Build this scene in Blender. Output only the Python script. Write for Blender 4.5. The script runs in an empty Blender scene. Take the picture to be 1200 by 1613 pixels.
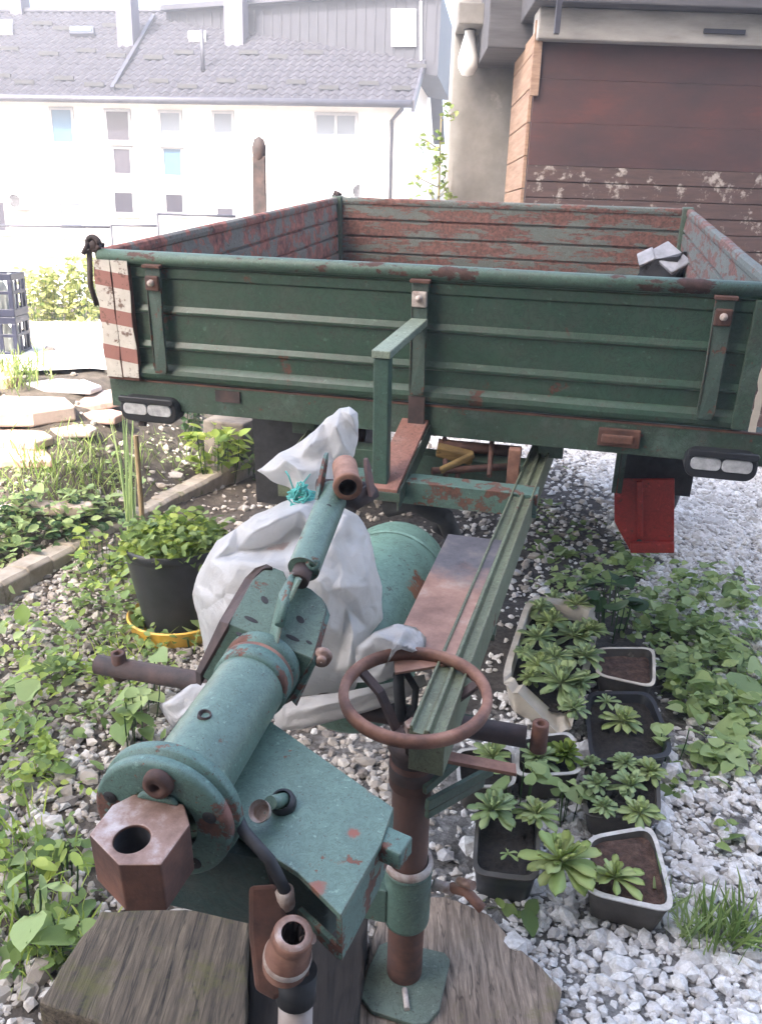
import bpy, bmesh, math, random
import numpy as np
from mathutils import Vector, Matrix, noise
rnd = random.Random(7); NR = np.random.default_rng(11)
rad = math.radians
S = bpy.context.scene; COL = S.collection
# ---------------------------------------------------------------- camera
F = 1300.0; H0 = 1.55; PITCH = 19; ROLL = 2
_p = rad(PITCH); _r = rad(ROLL)
_z = np.array([0, math.cos(_p), -math.sin(_p)]); _x = np.array([1., 0, 0]); _y = np.cross(_z, _x)
CR = np.stack([math.cos(_r)*_x - math.sin(_r)*_y, math.sin(_r)*_x + math.cos(_r)*_y, _z])
CC = np.array([0, 0, H0])
cam = bpy.data.cameras.new('camera'); co = bpy.data.objects.new('camera', cam); COL.objects.link(co)
mw = Matrix.Identity(4)
for i in range(3):
    mw[i][0] = CR[0][i]; mw[i][1] = -CR[1][i]; mw[i][2] = -CR[2][i]; mw[i][3] = CC[i]
co.matrix_world = mw
cam.sensor_fit = 'VERTICAL'; cam.sensor_height = 24; cam.lens = F/1613*24
cam.clip_start = .05; cam.clip_end = 800
cam.dof.use_dof = False
S.camera = co
# ---------------------------------------------------------------- sky, sun, exposure
SUN_EL = 47; SUN_AZ = 207        # azimuth clockwise from +Y: the sun stands behind the camera, a little to the left
W = bpy.data.worlds.new('World'); S.world = W; W.use_nodes = True
nt = W.node_tree; bg = nt.nodes['Background']
sky = nt.nodes.new('ShaderNodeTexSky'); sky.sky_type = 'NISHITA'; sky.sun_disc = False
sky.sun_elevation = rad(SUN_EL); sky.sun_rotation = rad(SUN_AZ); sky.air_density = 1.0; sky.dust_density = 6; sky.ozone_density = 1.0
nt.links.new(sky.outputs[0], bg.inputs[0]); bg.inputs[1].default_value = .15
sl = bpy.data.lights.new('sun', 'SUN'); sl.energy = 2.0; sl.angle = rad(.6); sl.color = (1, .955, .9)
so = bpy.data.objects.new('sun', sl); COL.objects.link(so)
sd = Vector((math.sin(rad(SUN_AZ))*math.cos(rad(SUN_EL)), math.cos(rad(SUN_AZ))*math.cos(rad(SUN_EL)), math.sin(rad(SUN_EL))))
so.rotation_euler = sd.to_track_quat('Z', 'Y').to_euler(); so.location = sd*30
S.view_settings.view_transform = 'Standard'; S.view_settings.look = 'None'
S.view_settings.exposure = 2.9; S.view_settings.gamma = 1
S.cycles.use_denoising = True
S.cycles.max_bounces = 6; S.cycles.transparent_max_bounces = 8
# ---------------------------------------------------------------- geometry of the place
def eul(a, b, c):
    ca, sa, cb, sb, cc, sc = math.cos(a), math.sin(a), math.cos(b), math.sin(b), math.cos(c), math.sin(c)
    return np.array([[cc, -sc, 0], [sc, cc, 0], [0, 0, 1]]) @ np.array([[cb, 0, sb], [0, 1, 0], [-sb, 0, cb]]) @ np.array([[1, 0, 0], [0, ca, -sa], [0, sa, ca]])
TR = eul(.099, .006, -.229); TT = np.array([.058, 2.545, 1.041])     # the trailer stands nose down, turned a little
def ray(x, y): return np.array([(x-600)/F, (y-806.5)/F, 1.]) @ CR
def P(x, y, d): return CC + ray(x, y)*d
def L(x, y, d): return TR.T @ (P(x, y, d) - TT)
def LA(x, y, ax, v):
    o = TR.T @ (CC-TT); r = TR.T @ ray(x, y); return o + r*((v-o[ax])/r[ax])
def LY(x, y, v): return LA(x, y, 1, v)
def LZ(x, y, v): return LA(x, y, 2, v)
def PY(x, y, Y): r = ray(x, y); return CC + r*(Y/r[1])
def ss(a, b, t):
    t = np.clip((np.asarray(t, float)-a)/(b-a), 0, 1); return t*t*(3-2*t)
def hgt(x, y):
    h = .6*ss(2.9, 5.0, y)*ss(.9, 1.9, -np.asarray(x, float)) - .3*ss(14, 40, y)
    return h + .012*np.sin(np.asarray(x)*5.1+1)*np.sin(np.asarray(y)*4.3)
def G(x, y, z=0.):
    r = ray(x, y); d = (z-H0)/r[2]
    a, b = .3, d*1.2+.1
    for _ in range(40):
        m = (a+b)/2; q = CC + r*m
        if q[2] - z > float(hgt(q[0], q[1])): a = m
        else: b = m
    return CC + r*a
# ---------------------------------------------------------------- materials
MATS = {}
def newmat(name):
    m = bpy.data.materials.new(name); m.use_nodes = True; n = m.node_tree.nodes; l = m.node_tree.links
    return m, n, l, n['Principled BSDF']
def tc(n, kind='Object'): return n.new('ShaderNodeTexCoord').outputs[kind]
def noi(n, l, vec, scale, detail=4, rough=.55, stretch=None, dist=0):
    t = n.new('ShaderNodeTexNoise'); t.inputs['Scale'].default_value = scale; t.inputs['Detail'].default_value = detail
    t.inputs['Roughness'].default_value = rough; t.inputs['Distortion'].default_value = dist
    if stretch:
        mp = n.new('ShaderNodeMapping'); mp.inputs['Scale'].default_value = stretch; l.new(vec, mp.inputs[0]); vec = mp.outputs[0]
    l.new(vec, t.inputs['Vector']); return t.outputs['Fac']
def ramp(n, l, fac, stops):
    r = n.new('ShaderNodeValToRGB'); e = r.color_ramp.elements
    e[0].position, e[0].color = stops[0][0], (*stops[0][1], 1) if len(stops[0][1]) == 3 else stops[0][1]
    e[1].position, e[1].color = stops[-1][0], (*stops[-1][1], 1)
    for p, c in stops[1:-1]:
        q = e.new(p); q.color = (*c, 1)
    l.new(fac, r.inputs[0]); return r.outputs[0]
def mix(n, l, fac, a, b, mode='MIX'):
    m = n.new('ShaderNodeMix'); m.data_type = 'RGBA'; m.blend_type = mode
    for s, v in ((m.inputs[0], fac), (m.inputs[6], a), (m.inputs[7], b)):
        if isinstance(v, (int, float)): s.default_value = v
        elif isinstance(v, tuple): s.default_value = (*v, 1)
        else: l.new(v, s)
    return m.outputs[2]
def g(v): return (v, v, v)
def bump(n, l, b, h, strength, dist=.002):
    q = n.new('ShaderNodeBump'); q.inputs['Strength'].default_value = strength; q.inputs['Distance'].default_value = dist
    l.new(h, q.inputs['Height']); l.new(q.outputs[0], b.inputs['Normal'])
RUST = (.12, .055, .038); RUSTD = (.05, .028, .022)
def paint(name, base, rust=.3, scale=9, rough=.5, dirt=.5, dirtcol=(.07, .065, .055), rustcol=RUST, pale=None, stretch=None):
    """weathered paint: worn tone, dirt film, chips down to rust"""
    m, n, l, b = newmat(name); v = tc(n)
    big = noi(n, l, v, scale*.35, 5, .6); fine = noi(n, l, v, scale*4, 6, .7); mid = noi(n, l, v, scale, 6, .68, stretch)
    c = mix(n, l, big, tuple(x*.72 for x in base), tuple(min(1, x*1.3) for x in base))
    if pale:
        c = mix(n, l, ramp(n, l, noi(n, l, v, scale*.8, 6, .7), [(.52, g(0)), (.68, g(.75))]), c, pale)
    c = mix(n, l, ramp(n, l, noi(n, l, v, scale*1.4, 7, .75), [(.42, g(0)), (.75, g(dirt))]), c, dirtcol)
    rc = mix(n, l, ramp(n, l, fine, [(.35, g(0)), (.65, g(1))]), RUSTD, rustcol)
    t = .72 - .3*rust
    mask = ramp(n, l, mid, [(t, g(0)), (t+.035, g(1))])
    chips = ramp(n, l, fine, [(.74-.14*rust, g(0)), (.78-.14*rust, g(1))])
    vfine = noi(n, l, v, scale*11, 5, .75); pits = ramp(n, l, vfine, [(.62-.05*rust, g(0)), (.67-.05*rust, g(.8))])
    bv = n.new('ShaderNodeBevel'); bv.samples = 4; bv.inputs[0].default_value = .004; ge = n.new('ShaderNodeNewGeometry'); dt_ = n.new('ShaderNodeVectorMath'); dt_.operation = 'DOT_PRODUCT'
    l.new(bv.outputs[0], dt_.inputs[0]); l.new(ge.outputs['Normal'], dt_.inputs[1]); ed = n.new('ShaderNodeMath'); ed.operation = 'MULTIPLY_ADD'; ed.inputs[1].default_value = -2.2; ed.inputs[2].default_value = 1.85; l.new(dt_.outputs['Value'], ed.inputs[0])
    e2 = n.new('ShaderNodeMath'); e2.operation = 'ADD'; l.new(ed.outputs[0], e2.inputs[0]); l.new(fine, e2.inputs[1]); wear = ramp(n, l, e2.outputs[0], [(.48, g(0)), (.62, g(1))])
    cr = noi(n, l, v, scale*2.3, 8, .8, dist=1.5); crk = ramp(n, l, cr, [(.48, g(0)), (.496, g(.7)), (.504, g(.7)), (.52, g(0))])
    c = mix(n, l, crk, c, tuple(x*.35 for x in base))
    c = mix(n, l, ramp(n, l, noi(n, l, v, scale*6, 4, .7), [(.62, g(0)), (.7, g(.45))]), c, tuple(min(.8, x*1.9+.05) for x in base))
    c = mix(n, l, pits, c, RUSTD)
    m0 = n.new('ShaderNodeMath'); m0.operation = 'MAXIMUM'; l.new(mask, m0.inputs[0]); l.new(wear, m0.inputs[1])
    mm = n.new('ShaderNodeMath'); mm.operation = 'MAXIMUM'; l.new(m0.outputs[0], mm.inputs[0]); l.new(chips, mm.inputs[1])
    c = mix(n, l, mm.outputs[0], c, rc); l.new(c, b.inputs['Base Color'])
    rr = n.new('ShaderNodeMapRange'); rr.inputs['To Min'].default_value = rough; rr.inputs['To Max'].default_value = .88
    l.new(mm.outputs[0], rr.inputs[0]); l.new(rr.outputs[0], b.inputs['Roughness'])
    hh = n.new('ShaderNodeMath'); hh.operation = 'MULTIPLY_ADD'; hh.inputs[1].default_value = -1; l.new(mm.outputs[0], hh.inputs[0]); l.new(fine, hh.inputs[2])
    bump(n, l, b, hh.outputs[0], .5, .0015)
    MATS[name] = m; return m
def rough(name, a, c, scale=8, r=.85, bs=.5, stretch=None, bd=.002, detail=6, metal=0, third=None, spots=None):
    m, n, l, b = newmat(name); v = tc(n)
    f = noi(n, l, v, scale, detail, .65, stretch); st = [(.3, a), (.7, c)]
    if third: st = [(.28, a), (.5, third), (.72, c)]
    col = ramp(n, l, f, st)
    if spots:
        col = mix(n, l, ramp(n, l, noi(n, l, v, scale*.6, 6, .7), [(spots[1], g(0)), (spots[1]+.08, g(1))]), col, spots[0])
    l.new(col, b.inputs['Base Color']); b.inputs['Roughness'].default_value = r; b.inputs['Metallic'].default_value = metal
    bump(n, l, b, noi(n, l, v, scale*3, 6, .7, stretch), bs, bd)
    MATS[name] = m; return m
def leafmat(name, cols, trans=.35, rough_=.5):
    m, n, l, b = newmat(name)
    ge = n.new('ShaderNodeNewGeometry'); c = ramp(n, l, ge.outputs['Random Per Island'], [(i/(len(cols)-1), k) for i, k in enumerate(cols)])
    c = mix(n, l, noi(n, l, tc(n), 60, 3), mix(n, l, .15, c, (.02, .04, .01)), c)
    l.new(c, b.inputs['Base Color']); b.inputs['Roughness'].default_value = rough_; b.inputs['Specular IOR Level'].default_value = .35
    t = n.new('ShaderNodeBsdfTranslucent'); hs = n.new('ShaderNodeHueSaturation'); hs.inputs['Value'].default_value = 1.5; hs.inputs['Hue'].default_value = .485
    l.new(c, hs.inputs['Color']); l.new(hs.outputs[0], t.inputs[0])
    mx = n.new('ShaderNodeMixShader'); mx.inputs[0].default_value = trans; l.new(b.outputs[0], mx.inputs[1]); l.new(t.outputs[0], mx.inputs[2])
    l.new(mx.outputs[0], n['Material Output'].inputs[0]); MATS[name] = m; return m
GREEN = paint('board_green', (.034, .074, .048), rust=.3, scale=7, dirt=.6, rough=.42)
GREEND = paint('frame_green', (.042, .08, .054), rust=.3, scale=8, dirt=.75, rough=.6, pale=(.1, .15, .125))
INSIDE = paint('board_inside', (.105, .125, .115), rust=.8, scale=11, dirt=.7, rough=.75, rustcol=(.18, .08, .065), stretch=(.5, .5, 2.2))
INSIDEL = paint('board_inside_rusty', (.16, .15, .125), rust=.82, scale=6, dirt=.4, rough=.75, rustcol=(.33, .12, .085))
TURQ = paint('drawbar_turquoise', (.115, .185, .145), rust=.3, scale=16, dirt=.6, rough=.42, dirtcol=(.035, .06, .055), rustcol=(.16, .07, .048))
TURQR = paint('drawbar_turquoise_worn', (.1, .18, .15), rust=.6, scale=14, dirt=.6, rough=.55, dirtcol=(.035, .05, .045), rustcol=(.17, .078, .055))
TANKM = paint('tank_green', (.15, .255, .195), rust=.32, scale=5, dirt=.4, rough=.55, dirtcol=(.08, .1, .08), rustcol=(.23, .09, .045))
def patch_at(m, p, r_, col, sc=25):
    n, l = m.node_tree.nodes, m.node_tree.links; b = n['Principled BSDF']; v = tc(n)
    d = n.new('ShaderNodeVectorMath'); d.operation = 'DISTANCE'; d.inputs[1].default_value = p; l.new(v, d.inputs[0])
    q = n.new('ShaderNodeMath'); q.operation = 'MULTIPLY_ADD'; q.inputs[1].default_value = r_*2.4; l.new(noi(n, l, v, sc*1.5, 8, .85), q.inputs[0]); l.new(d.outputs['Value'], q.inputs[2])
    k = ramp(n, l, q.outputs[0], [(r_*1.9, g(1)), (r_*1.9+.003, g(0))]); src = b.inputs['Base Color'].links[0].from_socket
    l.new(mix(n, l, k, src, col), b.inputs['Base Color'])
BEAMM = paint('beam_olive', (.15, .175, .11), rust=.28, scale=9, dirt=.75, rough=.6, dirtcol=(.075, .07, .045))
RUSTY = rough('rusty_iron', (.045, .026, .022), (.19, .085, .055), 14, .8, .7, third=(.105, .05, .036))
RUSTY2 = rough('rusty_wheel_iron', (.085, .045, .035), (.31, .165, .115), 18, .7, .6, third=(.2, .095, .065))
RUSTD_M = rough('dark_rusty_iron', (.02, .017, .018), (.085, .052, .045), 16, .75, .6)
WORN = rough('worn_steel', (.13, .07, .05), (.5, .44, .42), 24, .45, .5, third=(.27, .17, .13), metal=.2)
PINK = paint('rusty_plate_paint', (.25, .115, .085), rust=.2, scale=6, dirt=.5, rough=.55, dirtcol=(.17, .12, .1), rustcol=(.3, .1, .06), pale=(.34, .24, .2))
RED = paint('red_flap_paint', (.42, .034, .026), rust=.12, scale=5, dirt=.35, rough=.5, dirtcol=(.09, .02, .018))
BLACK = rough('black_rubber', (.012, .012, .014), (.035, .035, .038), 30, .65, .3)
PLASTB = rough('black_plastic', (.014, .015, .018), (.03, .031, .035), 12, .42, .15)
STRAP = paint('strap_green', (.05, .085, .066), rust=.5, scale=12, dirt=.6, rough=.6)
SCUFF = rough('bare_scuffed_metal', (.2, .11, .08), (.62, .56, .5), 30, .5, .3)
CONC = rough('concrete', (.2, .185, .17), (.38, .35, .32), 5, .9, .5, third=(.3, .28, .26), spots=((.16, .15, .13), .58))
CONCP = rough('concrete_wall_pale', (.12, .112, .105), (.26, .245, .235), 2.2, .9, .4, third=(.18, .17, .16), spots=((.34, .31, .28), .6))
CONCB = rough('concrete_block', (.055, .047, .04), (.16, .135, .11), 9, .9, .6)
KERB = rough('kerb_concrete', (.2, .17, .13), (.4, .35, .29), 12, .92, .6, third=(.3, .26, .21), spots=((.13, .14, .06), .58))
STONE = rough('stone_slab', (.33, .24, .2), (.55, .46, .4), 5, .9, .6, third=(.44, .34, .29), spots=((.28, .25, .22), .6))
STONE2 = rough('stone_slab_red', (.4, .2, .155), (.58, .4, .34), 5, .9, .6)
STONE3 = rough('stone_slab_grey', (.33, .33, .34), (.52, .51, .52), 4, .9, .5)
def wood(name, dark, light, moss=None, scale=(30, 3, 30), thr=.5, mossrot=None):
    m, n, l, b = newmat(name); v = tc(n)
    f = noi(n, l, v, 1, 8, .7, scale, .6); f2 = noi(n, l, v, 3, 5, .6)
    c = ramp(n, l, f, [(.3, dark), (.52, tuple((a+q)/2 for a, q in zip(dark, light))), (.7, light)])
    c = mix(n, l, ramp(n, l, f2, [(.4, g(0)), (.7, g(.45))]), c, dark)
    ck = noi(n, l, v, 1, 3, .5, tuple(q*.4 for q in scale), .3); c = mix(n, l, ramp(n, l, ck, [(.485, g(0)), (.497, g(.6)), (.503, g(.6)), (.515, g(0))]), c, tuple(q*.4 for q in dark))
    if moss: c = mix(n, l, ramp(n, l, noi(n, l, v, 7, 7, .75), [(thr, g(0)), (thr+.12, g(.75))]), c, moss)
    l.new(c, b.inputs['Base Color']); b.inputs['Roughness'].default_value = .88
    bump(n, l, b, f, .9, .004); MATS[name] = m; return m
WOODL = wood('mossy_timber', (.009, .007, .006), (.2, .155, .105), (.085, .082, .022), (85, 5, 85), .5)
WOODR = wood('weathered_board', (.055, .038, .028), (.5, .39, .3), (.17, .145, .065), (80, 8, 80), .6)
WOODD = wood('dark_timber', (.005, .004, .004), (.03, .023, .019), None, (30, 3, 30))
WOODP = rough('orange_planks', (.2, .12, .08), (.36, .24, .17), 5, .8, .4, stretch=(1, .6, 7))
WOODS = wood('stake_wood', (.17, .12, .06), (.4, .3, .18), (.14, .16, .06), (60, 60, 5), .55)
SOIL = rough('potting_soil', (.008, .007, .006), (.05, .038, .03), 70, .95, 1, bd=.01, spots=((.45, .42, .38), .69))
SOILB = rough('brown_soil', (.04, .022, .015), (.2, .115, .08), 45, .95, 1, bd=.01, third=(.11, .06, .042))
CREAM = rough('cream_plastic', (.42, .37, .3), (.68, .62, .53), 9, .6, .2, third=(.5, .44, .36), spots=((.2, .16, .11), .63))
GREYP = rough('dirty_grey_plastic', (.035, .03, .026), (.1, .088, .075), 12, .65, .3, spots=((.3, .27, .22), .66))
RIMW = rough('chalky_rim', (.38, .35, .31), (.66, .62, .57), 30, .6, .2)
YELL = rough('yellow_plastic', (.6, .33, .04), (.78, .5, .1), 9, .45, .1)
L_BR = leafmat('leaf_bright', [(.16, .25, .04), (.28, .38, .07), (.4, .48, .11), (.13, .23, .04)], .42)
L_MID = leafmat('leaf_mid', [(.11, .18, .05), (.18, .27, .08), (.26, .35, .11), (.12, .2, .07)], .35)
L_PALE = leafmat('leaf_pale', [(.23, .32, .13), (.3, .4, .16), (.38, .47, .2), (.17, .26, .1)], .35)
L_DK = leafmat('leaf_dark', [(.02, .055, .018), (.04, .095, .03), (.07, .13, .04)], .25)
L_SUC = leafmat('houseleek_leaf', [(.33, .44, .2), (.43, .54, .26), (.52, .62, .32), (.34, .47, .23)], .25, .42)
L_SUY = leafmat('yellow_green_rosette', [(.38, .5, .15), (.48, .57, .2), (.55, .62, .28)], .15, .42)
L_YEL = leafmat('sunlit_yellow_leaf', [(.3, .33, .12), (.4, .4, .17), (.2, .27, .08), (.45, .42, .22)], .35)
L_DRY = leafmat('dry_stalk', [(.35, .29, .13), (.24, .2, .1), (.45, .4, .25)], .2)
L_OUT = leafmat('sunlit_leaf', [(.12, .2, .04), (.22, .3, .08), (.3, .36, .12), (.08, .14, .04)], .35)
# ---------------------------------------------------------------- mesh helpers
class MB:
    def __init__(s): s.v = []; s.f = []; s.mi = []; s.smooth = []
    def add(s, vs, fs, mi=0, sm=False):
        o = len(s.v); s.v += [tuple(map(float, q)) for q in vs]; s.f += [tuple(o+i for i in q) for q in fs]
        s.mi += [mi]*len(fs); s.smooth += [sm]*len(fs); return s
    def box(s, a, b, R=None, c=(0, 0, 0), mi=0):
        vs = [np.array((x, y, z)) for z in (a[2], b[2]) for y in (a[1], b[1]) for x in (a[0], b[0])]
        vs = [(R @ q if R is not None else q) + np.array(c) for q in vs]
        return s.add(vs, [(0, 2, 3, 1), (4, 5, 7, 6), (0, 1, 5, 4), (2, 6, 7, 3), (0, 4, 6, 2), (1, 3, 7, 5)], mi)
    def bar(s, p, q, w, h, up=(0, 0, 1), mi=0, over=0):
        p = np.array(p, float); q = np.array(q, float); d = q-p; ln = np.linalg.norm(d); d /= ln
        sx = np.cross(d, up); sx /= np.linalg.norm(sx); u = np.cross(sx, d)
        R = np.stack([sx, d, u], 1); return s.box((-w/2, -over, -h/2), (w/2, ln+over, h/2), R, p, mi)
    def tube(s, pts, r, n=14, cap=True, mi=0, sm=True, closed=False):
        pts = [np.array(q, float) for q in pts]; m = len(pts); rs = r if hasattr(r, '__len__') else [r]*m
        t0 = pts[1]-pts[0]; a = np.cross(t0, (0, 0, 1.)) 
        if np.linalg.norm(a) < 1e-6: a = np.array([1., 0, 0])
        a /= np.linalg.norm(a); vs = []
        for i in range(m):
            if closed: t = pts[(i+1) % m]-pts[i-1]
            else: t = pts[min(i+1, m-1)]-pts[max(i-1, 0)]
            t = t/max(1e-9, np.linalg.norm(t)); a = a - t*np.dot(a, t); a /= np.linalg.norm(a); b2 = np.cross(t, a)
            for k in range(n):
                an = 2*math.pi*k/n; vs.append(pts[i] + rs[i]*(math.cos(an)*a + math.sin(an)*b2))
        fs = []
        for i in range(m if closed else m-1):
            for k in range(n):
                j = (i+1) % m; fs.append((i*n+k, j*n+k, j*n+(k+1) % n, i*n+(k+1) % n))
        s.add(vs, fs, mi, sm)
        if cap and not closed:
            o = len(s.v)-m*n; s.f += [tuple(o+k for k in range(n))[::-1] if False else tuple(o+k for k in range(n)), tuple(o+(m-1)*n+k for k in reversed(range(n)))]; s.mi += [mi]*2; s.smooth += [False]*2
        return s
    def prism(s, poly, vec, mi=0):
        n = len(poly); vec = np.array(vec, float); vs = [np.array(q, float) for q in poly] + [np.array(q, float)+vec for q in poly]
        return s.add(vs, [tuple(range(n)), tuple(range(2*n-1, n-1, -1))] + [(i, i+n, (i+1) % n+n, (i+1) % n) for i in range(n)], mi)
    def lathe(s, prof, c, axis=(0, 0, 1), n=28, mi=0, sm=True, ph=0):
        """prof: list of (radius, distance along the axis)"""
        ax = np.array(axis, float); ax /= np.linalg.norm(ax); a = np.cross(ax, (0, 0, 1.)) if abs(ax[2]) < .9 else np.cross(ax, (0, 1., 0)); a /= np.linalg.norm(a); b2 = np.cross(ax, a)
        vs = [np.array(c)+ax*t+r*(math.cos(2*math.pi*k/n+ph)*a+math.sin(2*math.pi*k/n+ph)*b2) for r, t in prof for k in range(n)]
        fs = [(i*n+k, i*n+(k+1) % n, (i+1)*n+(k+1) % n, (i+1)*n+k) for i in range(len(prof)-1) for k in range(n)]
        return s.add(vs, fs, mi, sm)
    def build(s, name, mats, parent=None, bev=0, fix=True, sub=0, autos=None):
        me = bpy.data.meshes.new(name); me.from_pydata(s.v, [], s.f); mats = mats if isinstance(mats, (list, tuple)) else [mats]
        for m in mats: me.materials.append(m)
        me.polygons.foreach_set('material_index', s.mi); me.polygons.foreach_set('use_smooth', s.smooth)
        if fix:
            bm = bmesh.new(); bm.from_mesh(me); bmesh.ops.recalc_face_normals(bm, faces=bm.faces); bm.to_mesh(me); bm.free()
        o = bpy.data.objects.new(name, me); COL.objects.link(o)
        if parent is not None: o.parent = parent
        if bev:
            q = o.modifiers.new('bevel', 'BEVEL'); q.width = bev; q.segments = 2; q.limit_method = 'ANGLE'; q.angle_limit = rad(40)
        if autos:
            bm = bmesh.new(); bm.from_mesh(me)
            for e in bm.edges:
                if len(e.link_faces) == 2 and e.calc_face_angle(0) > rad(autos): e.smooth = False
            for fc in bm.faces: fc.smooth = True
            bm.to_mesh(me); bm.free()
        if sub:
            q = o.modifiers.new('sub', 'SUBSURF'); q.levels = q.render_levels = sub
        me.update(); return o
def npmesh(name, V, Fc, mat, parent=None, smooth=False, tri=True):
    """fast mesh from arrays; Fc is (n,3) or (n,4)"""
    me = bpy.data.meshes.new(name); k = Fc.shape[1]
    me.vertices.add(len(V)); me.vertices.foreach_set('co', V.astype(np.float32).ravel())
    me.loops.add(Fc.size); me.loops.foreach_set('vertex_index', Fc.astype(np.int32).ravel())
    me.polygons.add(len(Fc)); me.polygons.foreach_set('loop_start', np.arange(0, Fc.size, k, dtype=np.int32))
    me.polygons.foreach_set('use_smooth', np.full(len(Fc), smooth)); me.materials.append(mat)
    me.update(calc_edges=True); me.validate()
    o = bpy.data.objects.new(name, me); COL.objects.link(o)
    if parent is not None: o.parent = parent
    return o
def tag(o, label=None, cat=None, group=None, kind=None):
    if label: o['label'] = label
    if cat: o['category'] = cat
    if group: o['group'] = group
    if kind: o['kind'] = kind
    return o
def empty(name, loc=(0, 0, 0), R=None):
    o = bpy.data.objects.new(name, None); COL.objects.link(o)
    m = Matrix.Identity(4)
    if R is not None:
        for i in range(3):
            for j in range(3): m[i][j] = R[i][j]
    m.translation = Vector(loc); o.matrix_world = m; o.empty_display_size = .1; return o
# leaf kinds: (vertices, triangles) in a unit leaf, stalk at the origin, tip at +y
def leaf_shape(kind):
    if kind == 'heart':
        o = [(0, .12), (.28, 0), (.5, .22), (.5, .5), (.3, .78), (0, 1.05)]
    elif kind == 'oval':
        o = [(0, 0), (.2, .14), (.32, .4), (.28, .68), (.12, .9), (0, 1.0)]
    elif kind == 'lance':
        o = [(0, 0), (.08, .15), (.13, .4), (.11, .7), (.05, .9), (0, 1.0)]
    else:
        o = [(0, 0), (.03, .2), (.035, .5), (.028, .75), (.015, .92), (0, 1.0)]
    mid = [(0, y) for _, y in o]; n = len(o); vs = []
    for i, (x, y) in enumerate(o):
        dz = -.18*y*y
        vs.append((0, mid[i][1], dz)); vs.append((x, y, dz+.22*x)); vs.append((-x, y, dz+.22*x))
    fs = []
    for i in range(n-1):
        a, b = 3*i, 3*(i+1); fs += [(a, a+1, b+1), (a, b+1, b), (a, b, b+2), (a, b+2, a+2)]
    V = np.array(vs); Fc = np.array(fs)
    ok = [len({tuple(np.round(V[j], 6)) for j in q}) == 3 for q in Fc]; return V, Fc[ok]
def leaves(name, pos, size, kind, mat, parent=None, tilt=.6, dirs=None, up=None, seed=0, join=None):
    """many leaves in one mesh: pos (n,3), size (n,), heading random unless given"""
    r = np.random.default_rng(seed); n = len(pos); V0, F0 = leaf_shape(kind)
    hd = r.uniform(0, 2*math.pi, n) if dirs is None else dirs
    nrm = np.stack([r.normal(0, tilt, n), r.normal(0, tilt, n), np.ones(n)], 1) if up is None else up + r.normal(0, tilt, (n, 3))
    nrm /= np.linalg.norm(nrm, axis=1)[:, None]
    h = np.stack([np.cos(hd), np.sin(hd), np.zeros(n)], 1); h = h - nrm*np.sum(h*nrm, 1)[:, None]; h /= np.linalg.norm(h, axis=1)[:, None]
    sx = np.cross(h, nrm); w = r.uniform(.8, 1.15, n)
    V = pos[:, None, :] + size[:, None, None]*(V0[None, :, 0:1]*w[:, None, None]*sx[:, None, :] + V0[None, :, 1:2]*h[:, None, :] + V0[None, :, 2:3]*r.uniform(.3, 1.6, n)[:, None, None]*nrm[:, None, :])
    Fc = F0[None] + (np.arange(n)*len(V0))[:, None, None]
    if join is not None: join.append((V.reshape(-1, 3), Fc.reshape(-1, 3))); return None
    return npmesh(name, V.reshape(-1, 3), Fc.reshape(-1, 3), mat, parent, True)
def merge(name, parts, mat, parent=None, smooth=True):
    o = 0; Vs = []; Fs = []
    for V, Fc in parts:
        if Fc.shape[1] == 4: Fc = np.concatenate([Fc[:, [0, 1, 2]], Fc[:, [0, 2, 3]]])
        Vs.append(V); Fs.append(Fc+o); o += len(V)
    return npmesh(name, np.concatenate(Vs), np.concatenate(Fs), mat, parent, smooth)
#@@BODY@@
# ================================================================ ground and far setting
def axis_vals(parts): return np.unique(np.concatenate([np.arange(a, b, s) for a, b, s in parts]))
gx = axis_vals([(-200, -20, 20), (-20, -5, 1), (-5, 5, .08), (5, 20, 1), (20, 201, 20)])
gy = axis_vals([(-60, 0, 5), (0, 9, .08), (9, 20, .5), (20, 60, 4), (60, 401, 20)])
XX, YY = np.meshgrid(gx, gy); ZZ = hgt(XX, YY)
nr = NR.normal(0, .004, XX.shape); ZZ = ZZ + nr*(np.abs(XX) < 5)*(YY < 9)*(YY > 0)
nxg = len(gx); ii, jj = np.meshgrid(np.arange(nxg-1), np.arange(len(gy)-1)); q = (jj*nxg+ii).ravel()
m, n, l, b = newmat('ground_earth_and_gravel')
v = tc(n); sep = n.new('ShaderNodeSeparateXYZ'); l.new(v, sep.inputs[0])
vor = n.new('ShaderNodeTexVoronoi'); vor.inputs['Scale'].default_value = 38; l.new(v, vor.inputs['Vector'])
grav = ramp(n, l, vor.outputs['Color'], [(.2, (.2, .185, .17)), (.8, (.46, .44, .42))])
edge = ramp(n, l, noi(n, l, v, 60, 8, .75), [(.35, g(.35)), (.65, g(1))]); grav = mix(n, l, 1., grav, edge, 'MULTIPLY')
soil = ramp(n, l, noi(n, l, v, 9, 8, .7), [(.3, (.045, .034, .026)), (.5, (.1, .08, .06)), (.72, (.19, .155, .12))])
mr = n.new('ShaderNodeMapRange'); mr.inputs['From Min'].default_value = -1.0; mr.inputs['From Max'].default_value = .7; l.new(sep.outputs[0], mr.inputs[0])
ad = n.new('ShaderNodeMath'); ad.operation = 'MULTIPLY_ADD'; ad.inputs[1].default_value = .9; ad.inputs[2].default_value = -.45
l.new(noi(n, l, v, 2.2, 6, .7), ad.inputs[0]); a2 = n.new('ShaderNodeMath'); a2.operation = 'ADD'; l.new(ad.outputs[0], a2.inputs[0]); l.new(mr.outputs[0], a2.inputs[1])
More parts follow.
